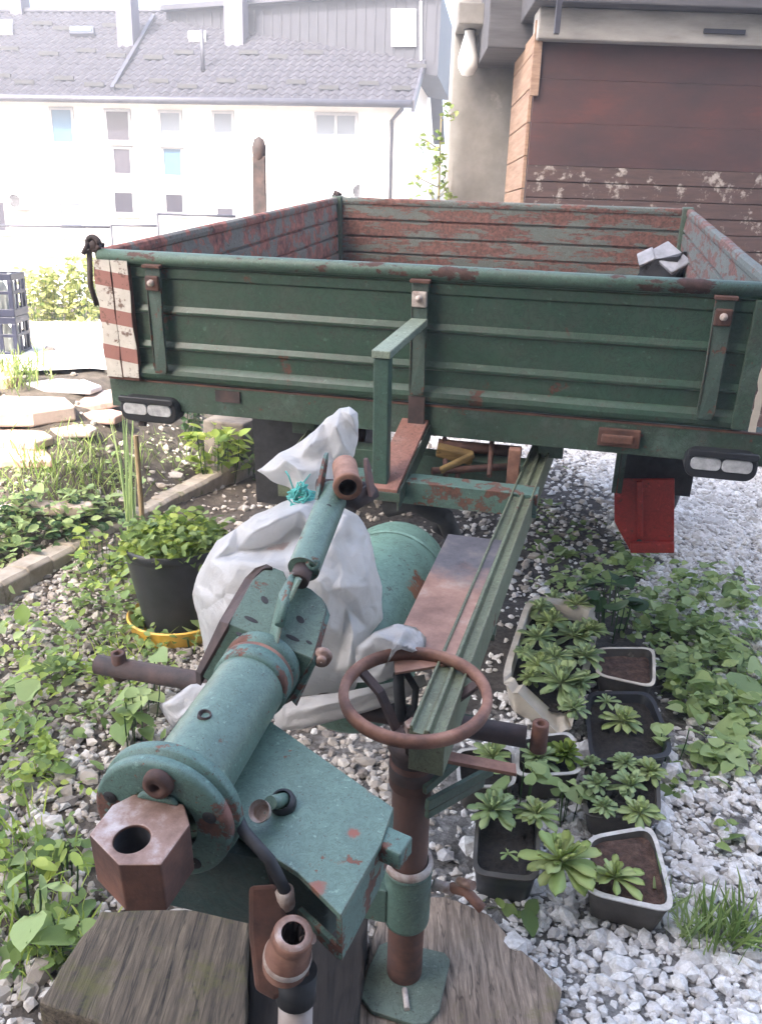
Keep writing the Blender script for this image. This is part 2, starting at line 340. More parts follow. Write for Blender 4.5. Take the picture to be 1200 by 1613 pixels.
def mm_(op, a, b_=None, c_=None):
    q_ = n.new('ShaderNodeMath'); q_.operation = op
    for i_, x_ in enumerate((a, b_, c_)):
        if x_ is None: continue
        if isinstance(x_, (int, float)): q_.inputs[i_].default_value = x_
        else: l.new(x_, q_.inputs[i_])
    return q_.outputs[0]
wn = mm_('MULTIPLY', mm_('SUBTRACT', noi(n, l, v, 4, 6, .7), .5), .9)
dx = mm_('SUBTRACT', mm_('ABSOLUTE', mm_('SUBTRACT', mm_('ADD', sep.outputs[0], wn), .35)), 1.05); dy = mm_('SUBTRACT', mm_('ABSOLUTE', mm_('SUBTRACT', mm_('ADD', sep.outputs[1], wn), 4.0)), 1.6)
under_shade = ramp(n, l, mm_('MULTIPLY_ADD', mm_('MAXIMUM', dx, dy), -2.5, .5), [(.3, g(0)), (.7, g(.9))])  # darker soil under the trailer, with the shade there put into the colour
l.new(mix(n, l, under_shade, mix(n, l, ramp(n, l, a2.outputs[0], [(.35, g(0)), (.6, g(1))]), soil, grav), ramp(n, l, noi(n, l, v, 40, 6, .7), [(.35, (.02, .016, .014)), (.7, (.1, .085, .075))])), b.inputs['Base Color'])
b.inputs['Roughness'].default_value = .95; bump(n, l, b, noi(n, l, v, 55, 8, .75), 1., .02)
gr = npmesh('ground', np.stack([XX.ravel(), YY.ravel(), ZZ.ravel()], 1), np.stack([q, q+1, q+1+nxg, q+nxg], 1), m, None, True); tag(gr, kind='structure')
# pale paved yard on the left, following the ground
def sheet(name, x0, x1, y0, y1, st, mat, dz, wob=.12):
    xs = np.arange(x0, x1+1e-6, st); ys = np.arange(y0, y1+1e-6, st); A, B = np.meshgrid(xs, ys); B2 = B + wob*np.sin(A*3.1)*(B < y0+.3); Z = hgt(A, B2)+dz
    k = len(xs); i2, j2 = np.meshgrid(np.arange(k-1), np.arange(len(ys)-1)); qq = (j2*k+i2).ravel()
    return npmesh(name, np.stack([A.ravel(), B2.ravel(), Z.ravel()], 1), np.stack([qq, qq+1, qq+1+k, qq+k], 1), mat, None, True)
PAV = rough('pale_paving', (.5, .47, .42), (.72, .69, .64), 3, .9, .4, third=(.62, .59, .54))
tag(sheet('yard_paving', -9, -1.75, 5.25, 8.1, .1, PAV, .03), kind='structure')
tag(sheet('far_yard', -20, 1.0, 9.4, 20, .5, PAV, .03), kind='structure')
# ---------------- loose stones
def ico():
    t = (1+5**.5)/2
    V = np.array([(-1, t, 0), (1, t, 0), (-1, -t, 0), (1, -t, 0), (0, -1, t), (0, 1, t), (0, -1, -t), (0, 1, -t), (t, 0, -1), (t, 0, 1), (-t, 0, -1), (-t, 0, 1)])/math.sqrt(1+t*t)
    Fc = np.array([(0, 11, 5), (0, 5, 1), (0, 1, 7), (0, 7, 10), (0, 10, 11), (1, 5, 9), (5, 11, 4), (11, 10, 2), (10, 7, 6), (7, 1, 8), (3, 9, 4), (3, 4, 2), (3, 2, 6), (3, 6, 8), (3, 8, 9), (4, 9, 5), (2, 4, 11), (6, 2, 10), (8, 6, 7), (9, 8, 1)])
    return V, Fc
def in_view(x, y, z, mrg=170):
    c = (np.stack([x, y, z], 1)-CC) @ CR.T; px = 600+F*c[:, 0]/c[:, 2]; py = 806.5+F*c[:, 1]/c[:, 2]
    return (c[:, 2] > .3) & (px > -mrg) & (px < 1200+mrg) & (py > 0) & (py < 1613+mrg)
def stones(name, N, dens, size, mat, box, seed=1, flat=.6, sink=.2):
    r = np.random.default_rng(seed); x = r.uniform(box[0], box[1], N); y = r.uniform(box[2], box[3], N)
    k = (r.uniform(0, 1, N) < dens(x, y)) & in_view(x, y, hgt(x, y)); x, y = x[k], y[k]; n_ = len(x)
    V0, F0 = ico(); s = size*r.lognormal(-.03, .42, n_)*(1+.12*np.maximum(0, y-3)); sc = np.stack([s*r.uniform(.8, 1.35, n_), s*r.uniform(.65, 1.0, n_), s*r.uniform(.45, .85, n_)*flat/.6], 1)
    V = V0[None]*(1+r.normal(0, .17, (n_, 12)))[:, :, None]*sc[:, None, :]
    A = r.normal(0, 1, (n_, 3, 3)); Q, _ = np.linalg.qr(A*np.array([1, 1, 1.])); tl = r.normal(0, .35, (n_, 2)); an = r.uniform(0, 6.28, n_)
    c_, s_ = np.cos(an), np.sin(an)
    Rz = np.zeros((n_, 3, 3)); Rz[:, 0, 0] = c_; Rz[:, 0, 1] = -s_; Rz[:, 1, 0] = s_; Rz[:, 1, 1] = c_; Rz[:, 2, 2] = 1
    Rx = np.zeros((n_, 3, 3)); Rx[:, 0, 0] = 1; Rx[:, 1, 1] = np.cos(tl[:, 0]); Rx[:, 1, 2] = -np.sin(tl[:, 0]); Rx[:, 2, 1] = np.sin(tl[:, 0]); Rx[:, 2, 2] = np.cos(tl[:, 0])
    V = np.einsum('nij,nkj->nki', Rx @ Rz, V)
    V += np.stack([x, y, hgt(x, y)+sc[:, 2]*(1-sink*2)*r.uniform(.2, 1.15, n_)], 1)[:, None, :]
    Fc = F0[None]+(np.arange(n_)*12)[:, None, None]; print(name, n_)
    return npmesh(name, V.reshape(-1, 3), Fc.reshape(-1, 3), mat)
def stonemat(name, cols):
    m, n, l, b = newmat(name); ge = n.new('ShaderNodeNewGeometry')
    c = ramp(n, l, ge.outputs['Random Per Island'], [(i/(len(cols)-1), k) for i, k in enumerate(cols)])
    c = mix(n, l, ramp(n, l, noi(n, l, tc(n), 70, 5, .7), [(.35, g(.6)), (.65, g(0))]), c, (.27, .24, .2)); l.new(c, b.inputs['Base Color']); b.inputs['Roughness'].default_value = .85
    bump(n, l, b, noi(n, l, tc(n), 240, 4), .5, .001); return m
GRW = stonemat('white_gravel', [(.5, .48, .47), (.72, .7, .69), (.82, .81, .79), (.62, .6, .59), (.78, .76, .74), (.4, .38, .37), (.84, .83, .81)])
GRB = stonemat('mixed_gravel', [(.3, .26, .22), (.5, .46, .41), (.2, .17, .14), (.6, .57, .53), (.38, .33, .28), (.12, .1, .09)])
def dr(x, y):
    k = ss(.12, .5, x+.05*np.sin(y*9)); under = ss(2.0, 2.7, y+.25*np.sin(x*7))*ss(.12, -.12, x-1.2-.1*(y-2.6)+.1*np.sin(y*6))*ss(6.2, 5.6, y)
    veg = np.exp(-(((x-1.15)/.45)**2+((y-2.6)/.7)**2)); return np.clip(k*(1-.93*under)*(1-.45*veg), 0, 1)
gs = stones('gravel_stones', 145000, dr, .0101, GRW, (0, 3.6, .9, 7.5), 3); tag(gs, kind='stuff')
def dl(x, y):
    nn = .5+.5*np.sin(x*6.1+2*np.sin(y*2.3))*np.sin(y*5.2+1.3); return np.clip(.25+nn*.75, 0, 1)*ss(.3, -.05, x)*ss(4.2, 3.0, y)
tag(stones('path_stones', 40000, dl, .0105, GRB, (-2.2, .3, .9, 4.4), 5), kind='stuff')
def dd(x, y): return ss(-1.9, -1.0, x)*.4+.15
tag(stones('rubble_chips', 7000, dd, .012, GRB, (-4.0, 1.6, 3.4, 6.3), 6), kind='stuff')
# ---------------- kerb on the left
k0, k1 = G(-60, 975), G(385, 742); kd = (k1-k0)/np.linalg.norm(k1-k0); kp = np.array([-kd[1], kd[0], 0])
kb = MB(); pr_ = [(-.09, -.1), (.04, -.1), (.04, .075), (.02, .09), (-.07, .09), (-.09, .075)]
segs = 16; k0z = k0
for i in range(segs):
    a = k0 + (k1-k0)*i/segs; c = k0+(k1-k0)*(i+1)/segs
    w1 = .004*rnd.uniform(-1, 1); o = [a + kp*(u+w1) + np.array([0, 0, w+w1]) for u, w in pr_]; kb.prism([q+np.array([0, 0, .03]) for q in o], (c-a)*.997)
tag(kb.build('kerb', KERB, bev=.008), 'long weathered concrete kerb edging the planted strip at left', 'kerb')
# ---------------- broken slabs heaped on the left
def slab(px, py, w, d, h, rz, mat, label, tilt=(0, 0), seed=0, group=None):
    r = random.Random(seed); c = G(px, py); mb = MB(); n_ = r.choice([6, 7, 8]); poly = []
    for i in range(n_):
        a = 2*math.pi*i/n_+r.uniform(-.2, .2); sq = 1/max(abs(math.cos(a)), abs(math.sin(a)))**.8; poly.append((w/2*math.cos(a)*sq*r.uniform(.85, 1.08), d/2*math.sin(a)*sq*r.uniform(.85, 1.08)))
    mb.prism([(x, y, r.uniform(-.008, 0)) for x, y in poly], (0, 0, h))
    o = mb.build('stone_slab', mat, bev=.012); o.location = c+np.array([0, 0, -.02]); o.rotation_euler = (tilt[0], tilt[1], rz)
    return tag(o, label, 'slab', 'broken slabs heaped on the left')
slab(-12, 605, .3, .22, .09, .4, STONE2, 'thick reddish stone cut by the left edge beside the sunlit paving', (.1, .1), 1)
slab(105, 607, .46, .3, .035, .1, STONE3, 'thin grey slab lying farthest back at the edge of the pale paving', (0, .03), 2)
slab(215, 612, .4, .26, .04, -.3, STONE3, 'grey slab reaching to the striped corner of the trailer', (.05, .03), 3)
slab(38, 652, .56, .36, .085, .12, STONE, 'largest thick pale slab with a broken brown front edge', (.08, .02), 4)
slab(150, 632, .36, .25, .05, .5, STONE, 'pale tilted slab between the largest slab and the marker light', (.1, -.1), 5)
slab(158, 655, .26, .2, .05, -.1, STONE2, 'small pinkish slab just left of the trailer marker light', (.05, .1), 6)
slab(25, 692, .44, .22, .05, -.1, STONE, 'pale slab below the largest slab at the left edge', (.08, 0), 7)
slab(112, 678, .3, .16, .04, .3, STONE, 'narrow pale stone in the dry weeds below the pink slab', (.02, .05), 8)
slab(28, 722, .36, .2, .05, .2, STONE2, 'pinkish slab lowest of the heap at the left edge', (.1, .05), 9)
slab(70, 800, .5, .12, .05, .05, STONE, 'long pale stone lying in front of the planted strip', (0, 0), 10)
# concrete block under the trailer
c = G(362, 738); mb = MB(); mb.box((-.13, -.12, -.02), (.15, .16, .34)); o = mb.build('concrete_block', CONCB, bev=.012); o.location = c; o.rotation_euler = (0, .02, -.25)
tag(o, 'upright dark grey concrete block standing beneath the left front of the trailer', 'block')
# ================================================================ white house far behind
HA = rad(-8); HR = np.array([[math.cos(HA), -math.sin(HA), 0], [math.sin(HA), math.cos(HA), 0], [0, 0, 1]])
hc = PY(640, 163, 23.0); EZ = hc[2]; HO = np.array([hc[0]-.1, 23.35, 0.])
def HL(x, y, yl=0., z=None):
    o = HR.T @ (CC-HO); r = HR.T @ ray(x, y)
    t = (yl-o[1])/r[1]; return o+r*t
def HRoof(x, y):      # ray against the roof plane z = EZ + .62*(y+.45)
    o = HR.T @ (CC-HO); r = HR.T @ ray(x, y); t = (EZ-o[2]+.62*(o[1]+.45))/(r[2]-.62*r[1]); return o+r*t
house = empty('white_house', HO, HR); tag(house, 'long white rendered house with lilac grey tiled roof and dark clad upper storey, far behind', 'house')
WALLM = rough('white_render', (.66, .62, .57), (.78, .745, .7), 1.5, .9, .1)
ROOFM = rough('grey_roof_tile', (.014, .0135, .02), (.032, .031, .041), 2.5, .95, .3, third=(.022, .021, .03))
CLAD = rough('grey_metal_cladding', (.008, .008, .016), (.018, .018, .028), 2, .6, .1)
TRIM = rough('dark_grey_trim', (.022, .022, .032), (.045, .045, .06), 3, .5, .1)
GUARD = rough('snow_guard_metal', (.004, .004, .006), (.01, .01, .014), 3, .6, .1)
WFR = rough('white_window_frame', (.26, .255, .27), (.34, .33, .345), 4, .5, .05)
m, n, l, b = newmat('window_glass'); b.inputs['Base Color'].default_value = (.12, .17, .22, 1); b.inputs['Roughness'].default_value = .06; b.inputs['Specular IOR Level'].default_value = .9; GLASS = m
m, n, l, b = newmat('window_blind'); b.inputs['Base Color'].default_value = (.5, .5, .56, 1); b.inputs['Roughness'].default_value = .3; BLIND = m
XL = -20.0; DEP = 9.0; RZ = EZ+.62*(DEP/2+.45)
HB = -.6
mb = MB(); mb.box((XL, 0, HB), (0, .3, EZ-.05)); mb.box((XL, DEP-.3, HB), (0, DEP, EZ-.05)); mb.box((XL, .3, HB), (XL+.3, DEP-.3, EZ-.05))
mb.prism([(-.3, .3, HB), (-.3, DEP-.3, HB), (-.3, DEP-.3, EZ-.05), (-.3, DEP-.3, EZ+.05), (-.3, DEP/2, RZ-.35), (-.3, .3, EZ+.05)], (.3, 0, 0))
mb.build('wall', WALLM, house)
# tiled roof: rows of curved tiles, each row a small step
pa = .25; rows = 17; sl_len = math.hypot(DEP/2+.45, RZ-EZ); xs = np.arange(XL-.3, .36, pa/5); ph = (xs/pa*2*math.pi)
wave = .03*np.cos(ph); Vr = []; cnt = 0
for i in range(rows):
    for e in (0, 1):
        t = (i+e)/rows; y = -.45+t*(DEP/2+.45); z = EZ+.62*(y+.45)+(.035 if e == 0 else 0.0)
        Vr.append(np.stack([xs, np.full_like(xs, y), z+wave], 1))
Vr = np.concatenate(Vr); kx = len(xs); i2, j2 = np.meshgrid(np.arange(kx-1), np.arange(rows*2-1)); qq = (j2*kx+i2).ravel()
rf = npmesh('roof', Vr, np.stack([qq, qq+1, qq+1+kx, qq+kx], 1), ROOFM, house, False)
mb = MB(); mb.add([(XL-.3, -.42, EZ-.06), (.36, -.42, EZ-.06), (.36, DEP/2, RZ-.06), (XL-.3, DEP/2, RZ-.06), (XL-.3, DEP+.42, EZ-.06), (.36, DEP+.42, EZ-.06)], [(0, 1, 2, 3), (3, 2, 5, 4)])
mb.tube([(XL-.3, DEP/2, RZ+.03), (.36, DEP/2, RZ+.03)], .1, 8)
mb.prism([(.3, -.44, EZ-.2), (.3, -.44, EZ+.06), (.3, DEP/2, RZ+.06), (.3, DEP/2, RZ-.2)], (.07, 0, 0)); mb.build('roof_edge', TRIM, rf)
p0, p1 = HRoof(243, 30), HRoof(177, 146); MB().bar(p0+np.array([0, 0, .1]), p1+np.array([0, 0, .1]), .1, .08).build('party_wall_ridge', TRIM, rf)
MB().tube([(XL, -.5, EZ-.03), (.3, -.5, EZ-.03)], .09, 10).build('gutter', TRIM, house)
a = HL(634, 163, -.45); bq = HL(617, 190, -.06); cq = HL(616, 330, -.06)
MB().tube([(a[0], -.48, a[2]-.05), (a[0]-.02, -.4, a[2]-.12), (bq[0], -.08, bq[2]), (cq[0], -.08, -.3)], .05, 10).build('downpipe', TRIM, house)
# dark clad upper storey growing out of the roof
A, B = HRoof(262, 32), HRoof(690, 100); tA = HL(262, 27, A[1]); zt = HL(560, 6, (A[1]+B[1])/2)[2]; zt = max(zt, A[2]+.4)
tB = HL(690, -14, B[1])
us = MB(); us.prism([(A[0], A[1], A[2]-.3), (B[0], B[1], B[2]-.3), (B[0], B[1], tB[2]), (A[0], A[1], tA[2]+.15)], (0, 4.5, 0)); 
dv = (B-A)/np.linalg.norm((B-A)[:2]); nd = np.array([dv[1], -dv[0], 0])
for i in range(30):
    t = i/30+.02; q0 = A+(B-A)*t; z1 = (tA[2]+.15)+(tB[2]-tA[2]-.15)*t; us.bar(q0+nd*.015, (q0[0]+nd[0]*.015, q0[1]+nd[1]*.015, z1-.12), .03, .03, up=(1, 0, 0))
up_ = us.build('upper_storey', CLAD, house)
MB().bar((A[0], A[1], tA[2]+.2)+nd*.1, (B[0], B[1], tB[2]+.05)+nd*.1, .3, .14).build('fascia', TRIM, up_)
def on_wall(x, y):
    o = HR.T @ (CC-HO); r = HR.T @ ray(x, y); t = np.dot(nd, A-o)/np.dot(nd, r); return o+r*t
w = [on_wall(x, y)+nd*.03 for x, y in ((618, 74), (657, 74), (657, 15), (618, 15))]; ww = MB().prism(w, nd*.05).build('window', WFR, up_)
MB().bar(on_wall(664, 96)+nd*.06, on_wall(664, 3)+nd*.06, .06, .06, up=(1, 0, 0)).build('rainwater_pipe', WFR, up_)
def chimney(x0, x1, yb, yt):
    b0 = HRoof((x0+x1)/2, yb); l0 = HL(x0, yb, b0[1]); l1 = HL(x1, yb, b0[1]); tp = HL((x0+x1)/2, yt, b0[1]); mb = MB()
    mb.box((l0[0], b0[1], b0[2]-.4), (l1[0], b0[1]+.55, tp[2])); mb.box((l0[0]-.06, b0[1]-.06, tp[2]), (l1[0]+.06, b0[1]+.61, tp[2]+.1)); mb.build('chimney', TRIMC, rf)
TRIMC = rough('chimney_cladding', (.07, .065, .09), (.1, .095, .125), 2, .8, .1)
chimney(186, 210, 74, -32); chimney(354, 383, 72, -32); chimney(17, 35, 24, -16)
def roofquad(x0, y0, x1, y1, h, name, mat, par):
    pts = [HRoof(x, y) for x, y in ((x0, y1), (x1, y1), (x1, y0), (x0, y0))]; nn = np.array([0, -.527, .85]); return MB().prism([q+nn*.03 for q in pts], nn*h).build(name, mat, par)
for (x0, y0, x1, y1) in ((-12, 38, 22, 57), (112, 48, 150, 60), (298, 56, 326, 68)):
    s = roofquad(x0, y0, x1, y1, .1, 'skylight', TRIM if x0 == 112 else WFR, rf)
    roofquad(x0+3, y0+3, x1-3, y1-3, .13, 'skylight_pane', GLASS if x0 == 112 else BLIND, s)
q0 = HRoof(320, 112); MB().tube([q0, q0+np.array([0, 0, 1.0])], .06, 10).build('vent_pipe', TRIM, rf)
for x, y in [(68, 43), (100, 51), (16, 83), (78, 91), (137, 86), (184, 94), (242, 97), (290, 89), (392, 89), (438, 96), (494, 89), (102, 130), (40, 136), (150, 140), (251, 134), (196, 143), (296, 143), (357, 134), (406, 144), (467, 136), (518, 145), (581, 138), (632, 146), (656, 111), (3, 126), (178, 46)]:
    a, c2 = HRoof(x-15, y-2), HRoof(x+15, y-1.5); a[1] -= .02; MB().bar(a+np.array([0, 0, .08]), c2+np.array([0, 0, .08]), .05, .1).build('snow_guard', GUARD, rf)
def window(x0, y0, x1, y1, pane, split=0, sill=True):
    a, c2 = HL(x0, y1), HL(x1, y0); t = .07; fm = MB(); X0, X1, Z0, Z1 = a[0], c2[0], a[2], c2[2]
    for q in (((X0, -.04, Z0), (X0+t, .02, Z1)), ((X1-t, -.04, Z0), (X1, .02, Z1)), ((X0+t, -.04, Z0), (X1-t, .02, Z0+t)), ((X0+t, -.04, Z1-t), (X1-t, .02, Z1))): fm.box(*q)
    if split: fm.box(((X0+X1)/2-t/2, -.038, Z0+t), ((X0+X1)/2+t/2, .02, Z1-t))
    f = fm.build('window', WFR, house); MB().box((X0+t, -.02, Z0+t), (X1-t, -.005, Z1-t)).build('pane', pane, f)
    if sill: MB().box((X0-.1, -.14, Z0-.06), (X1+.1, -.002, Z0-.01)).build('sill', WFR, f)
def gl(name, c, r=.08): m, n, l, b = newmat(name); b.inputs['Base Color'].default_value = (*c, 1); b.inputs['Roughness'].default_value = r; b.inputs['Specular IOR Level'].default_value = .3; return m
GBL = gl('blue_tinted_glass', (.05, .1, .16)); GGR = gl('grey_glass', (.04, .037, .05)); GPA = gl('pale_curtained_glass', (.11, .125, .155)); GDK = gl('dark_glass', (.022, .02, .03))
for a in ((83, 169, 116, 228, GBL), (168, 172, 206, 225, GGR), (179, 231, 209, 277, GGR), (252, 174, 287, 228, GPA), (257, 231, 289, 280, GBL), (336, 175, 369, 237, GPA), (495, 178, 564, 238, GPA, 1), (180, 300, 213, 338, GDK), (260, 303, 292, 338, GDK), (97, 317, 131, 372, GPA), (-22, 315, 10, 366, GGR), (340, 325, 371, 347, GGR)): window(*a)
for x, y in ((36, 316), (570, 302)):
    a, c2 = HL(x-14, y+14), HL(x+14, y-12); ac = MB().box((a[0], -.4, a[2]), (c2[0], -.08, c2[2])).build('air_conditioner', WFR, house, bev=.02)
    MB().lathe([(.0, 0), (.17, 0), (.17, .01)], ((a[0]+c2[0])/2, -.4, (a[2]+c2[2])/2), (0, -1, 0)).build('fan_grille', CLAD, ac)
# thin railing in front of the house
rl = empty('handrail', PY(175, 385, 11.5)); tag(rl, 'thin dark metal handrail crossing in front of the white house', 'railing')
ro = np.array(rl.location)
def seg(p, q, r): MB().tube([np.array(p)-ro, np.array(q)-ro], r, 8).build('rail', TRIM, rl)
def pole(x, yt):
    t = PY(x, yt, 11.5); MB().tube([t-ro, np.array([t[0], t[1], float(hgt(t[0], t[1]))])-ro], .02, 8).build('post', TRIM, rl)
seg(PY(-80, 354, 11.5), PY(175, 358, 11.5), .018); seg(PY(248, 337, 11.5), PY(372, 341, 11.5), .018); seg(PY(175, 355, 11.5), PY(250, 356, 11.5), .018)
pole(175, 354); pole(248, 336); pole(-60, 354)
# rusty iron post behind the trailer
pt = PY(408, 222, 6.3); gz = float(hgt(pt[0], pt[1])); ip = empty('iron_post', (pt[0], pt[1], gz)); tag(ip, 'rusty upright iron post with pointed head behind the left side of the trailer', 'post')
H = pt[2]-gz; MB().box((-.045, -.03, -.05), (.045, .03, H-.1)).build('shaft', RUSTD_M, ip, bev=.006)
MB().lathe([(.001, .07), (.035, .05), (.05, .0), (.048, -.05), (.03, -.09)], (0, 0, H-.04), n=12).build('head', RUSTD_M, ip)
MB().box((-.02, -.055, H-.52), (.05, -.031, H-.36)).build('bracket', RUSTD_M, ip)
# ================================================================ garage and red shed at right
gar = empty('concrete_garage', (1.0, 8.3, 0)); tag(gar, 'old concrete garage with stained pale pillar and grey roof edge at right', 'garage')
go = np.array([1.0, 8.3, 0])
def gb(a, c2, name, mat, par=gar, bev=.01): return MB().box(tuple(np.array(a)-go), tuple(np.array(c2)-go)).build(name, mat, par, bev=bev)
pl, pr2 = PY(708, 200, 8.3), PY(826, 200, 8.3); ztop = PY(760, 36, 8.3)[2]
gb((pl[0], 8.3, -.1), (pr2[0]+.8, 8.75, ztop+.3), 'pillar', CONCP)
zl0, zl1 = PY(1000, 66, 6.85)[2], PY(1000, 20, 6.85)[2]; xr = PY(846, 60, 6.85)[0]
LINT = rough('lintel_concrete', (.2, .185, .17), (.42, .395, .37), 3, .9, .5, third=(.32, .3, .28), stretch=(.5, 2, 2))
gb((xr, 6.85, zl0), (7.0, 7.1, zl1+.02), 'lintel', LINT)
zr = zl1+.022; gb((xr-.06, 6.72, zr), (7.2, 9.6, zr+.4), 'roof', TRIMR := rough('weathered_roof_edge', (.045, .044, .05), (.1, .097, .105), 6, .85, .5, stretch=(.3, 3, 3)))
gb((PY(722, 30, 7.9)[0], 7.9, PY(740, 38, 7.9)[2]), (PY(764, 30, 7.9)[0], 8.3, PY(740, 3, 7.9)[2]), 'beam_end', CONCP)
gb((PY(768, 60, 7.4)[0], 7.4, PY(768, 75, 7.4)[2]), (PY(852, 60, 7.4)[0], 8.28, PY(768, -40, 7.4)[2]), 'ceiling_beam', TRIMR)
gb((xr+1.2, 6.83, PY(1080, 49, 6.84)[2]-.01), (xr+1.5, 6.85, PY(1080, 49, 6.84)[2]+.02), 'vent_slot', TRIM, bev=0)
gb((PY(876, 20, 6.6)[0], 6.6, PY(876, 52, 6.6)[2]), (PY(884, 20, 6.6)[0], 6.65, zr), 'bracket', TRIM, bev=0)
gb((5.5, 9.2, -.1), (7.2, 9.5, zr), 'rear_wall', CONC)
RW, = (None,)
m, n, l, b = newmat('red_stained_boards'); v = tc(n); sep = n.new('ShaderNodeSeparateXYZ'); l.new(v, sep.inputs[0])
f1 = noi(n, l, v, 1.6, 6, .65, (1, 1, 2.2)); f2 = noi(n, l, v, 5, 7, .7, (1, 1, 9))
c = ramp(n, l, f1, [(.3, (.036, .021, .022)), (.55, (.068, .03, .028)), (.75, (.12, .04, .032))]); c = mix(n, l, ramp(n, l, f2, [(.45, g(0)), (.75, g(.6))]), c, (.05, .028, .028))
l.new(c, b.inputs['Base Color']); b.inputs['Roughness'].default_value = .6; bump(n, l, b, f2, .4, .004); REDW = m
PEEL = rough('peeling_white_on_dark_boards', (.045, .028, .026), (.09, .05, .042), 9, .8, .6, stretch=(.6, 1, 4), spots=((.34, .3, .27), .54))
sh = empty('red_shed', (1.27, 6.9, 0)); tag(sh, 'dark red boarded shed wall with peeling lower planks under the concrete lintel', 'shed')
shO = np.array([1.27, 6.95, 0]); sh.location = shO
xs0 = PY(836, 200, 6.95)[0]-1.27; zs = PY(1000, 265, 6.95)[2]
mb = MB(); zz = zs; i = 0
while zz < zl0+.05: mb.box((xs0, 0, zz), (5.6, .05, min(zz+.2985, zl0+.1))); zz += .3; i += 1
mb.build('upper_boards', REDW, sh, bev=.001)
MB().box((xs0, .012, -.1), (5.6, .05, zs-.002)).build('backing', RUSTD_M, sh)
mb = MB(); zz = zs-.004; i = 0
while zz > 0: 
    z2 = max(zz-.118, -.1); mb.box((xs0, .0+.004*(i % 2)-.006, z2+.006), (5.6, .011, zz)); zz = z2; i += 1
mb.build('lower_planks', PEEL, sh, bev=.004)
mb = MB(); zt2 = PY(845, 50, 6.95)[2]; z0 = 0; i = 0
for k in range(13): mb.box((xs0-.03, .05, k*.235+.004), (xs0-.002, 1.05, min(k*.235+.231, zt2)))
mb.build('side_planks', WOODP, sh, bev=.004)
pz = PY(844, 30, 6.9)[2]; MB().box((xs0-.035, -.03, PY(844, 150, 6.9)[2]), (xs0+.03, -.001, pz)).build('corner_batten', WOODP, sh, bev=.003)
# white lamp under the eave
bl = PY(738, 80, 8.1); lamp = empty('bulb_lamp', bl); tag(lamp, 'white glass bulb lamp hanging on the concrete pillar under the eave', 'lamp')
m, n, l, b = newmat('opal_glass'); b.inputs['Base Color'].default_value = (.75, .74, .73, 1); b.inputs['Roughness'].default_value = .25
MB().lathe([(.001, -.2), (.05, -.19), (.085, -.13), (.09, -.06), (.06, .06), (.045, .12), (.045, .16)], (0, 0, 0)).build('shade', m, lamp)
MB().lathe([(.05, .15), (.055, .16), (.055, .22), (.02, .24), (.02, .3)], (0, 0, 0)).build('fitting', TRIM, lamp)
# unseen block added behind the camera to keep trailer and garage in shade
MB().box((-4.9, -8.0, -.5), (14, -2.4, 17.5)).build('shade_block', CONCP); bo = COL.objects['shade_block']; tag(bo, 'unseen block added behind the viewpoint to shade the yard', 'shade blocker')
# ================================================================ trailer (all parts in the trailer's own frame)
tr = empty('farm_trailer', TT, TR); tag(tr, 'green drop-side farm trailer with rusty drawbar resting nose down on timber', 'trailer')
BH = .41
def profile(outer):
    p = [(0, .0), (-.012, .004), (-.022, .014), (-.026, .028), (-.022, .042), (-.012, .052), (-.003, .058)]
    for z in (.112, .226): p += [(-.003, z-.006), (-.012, z-.002), (-.013, z+.006), (-.003, z+.022)]
    p += [(-.003, .33), (-.01, .336), (-.01, .362), (-.006, .366)]
    p += [(-.014, .37), (-.021, .38), (-.023, .39), (-.019, .402), (-.008, .41)]
    q = [(.008, .41), (.017, .404), (.02, .39), (.018, .376), (.012, .37)]
    for z in (.285, .19, .095): q += [(.016, z+.01), (.003, z+.006), (.003, z-.003), (.016, z-.007)]
    return p + q + [(.012, .0)]
def board(pts_fn, name, mats, seg, dent=0, seed=0):
    """extrude the pressed profile along a run; pts_fn(t, out, z) -> local point"""
    pr = profile(1); n = len(pr); mb = MB(); vs = []; r = random.Random(seed)
    for i in range(seg+1):
        t = i/seg
        for (o, z) in pr: vs.append(pts_fn(t, o + dent*noise.noise(Vector((t*6, z*5, seed))), z))
    fs = [(i*n+k, (i+1)*n+k, (i+1)*n+(k+1) % n, i*n+(k+1) % n) for i in range(seg) for k in range(n)]
    fs += [tuple(range(n)), tuple(seg*n+k for k in reversed(range(n)))]
    half = len([1 for _ in pr]); ni = 28-3
    mi = [1 if (f % n) >= 22 and f < seg*n else 0 for f in range(len(fs))]
    mb.add(vs, fs); mb.mi = mi; return mb.build(name, mats, tr, autos=18)
flare = lambda z: 1+.012*z/.41
fb = board(lambda t, o, z: ((-.985+1.97*t)*flare(z), o, z), 'front_board', [GREEN, INSIDE], 40, .006, 1)
rb = board(lambda t, o, z: ((-1.0+2.0*t), 2.65-o, z), 'rear_board', [GREEN, INSIDE], 30, .006, 2)
board(lambda t, o, z: ((-1.0+o)*flare(z), .03+2.59*t, z), 'side_board', [GREEN, INSIDEL], 40, .006, 3)
board(lambda t, o, z: ((1.0-o)*flare(z), .03+2.59*t, z), 'side_board', [GREEN, INSIDE], 40, .006, 4)
for x, y in ((-1.0, 2.655), (1.0, 2.655)): MB().box((x-.03, y-.045, -.01), (x+.03, y+.03, .415)).build('corner_post', GREEND, tr, bev=.006)
for x, y, h in ((-1.0, 2.655, .03), (-1.0, -.01, .03)):
    mb = MB(); mb.lathe([(.012, 0), (.016, .008), (.016, .022), (.008, .03)], (x-.005, y, .41), n=12); mb.tube([(x-.03, y-.03, .40), (x-.02, y, .44), (x+.01, y+.03, .42)], .008, 8); mb.build('corner_latch', RUSTD_M, tr)
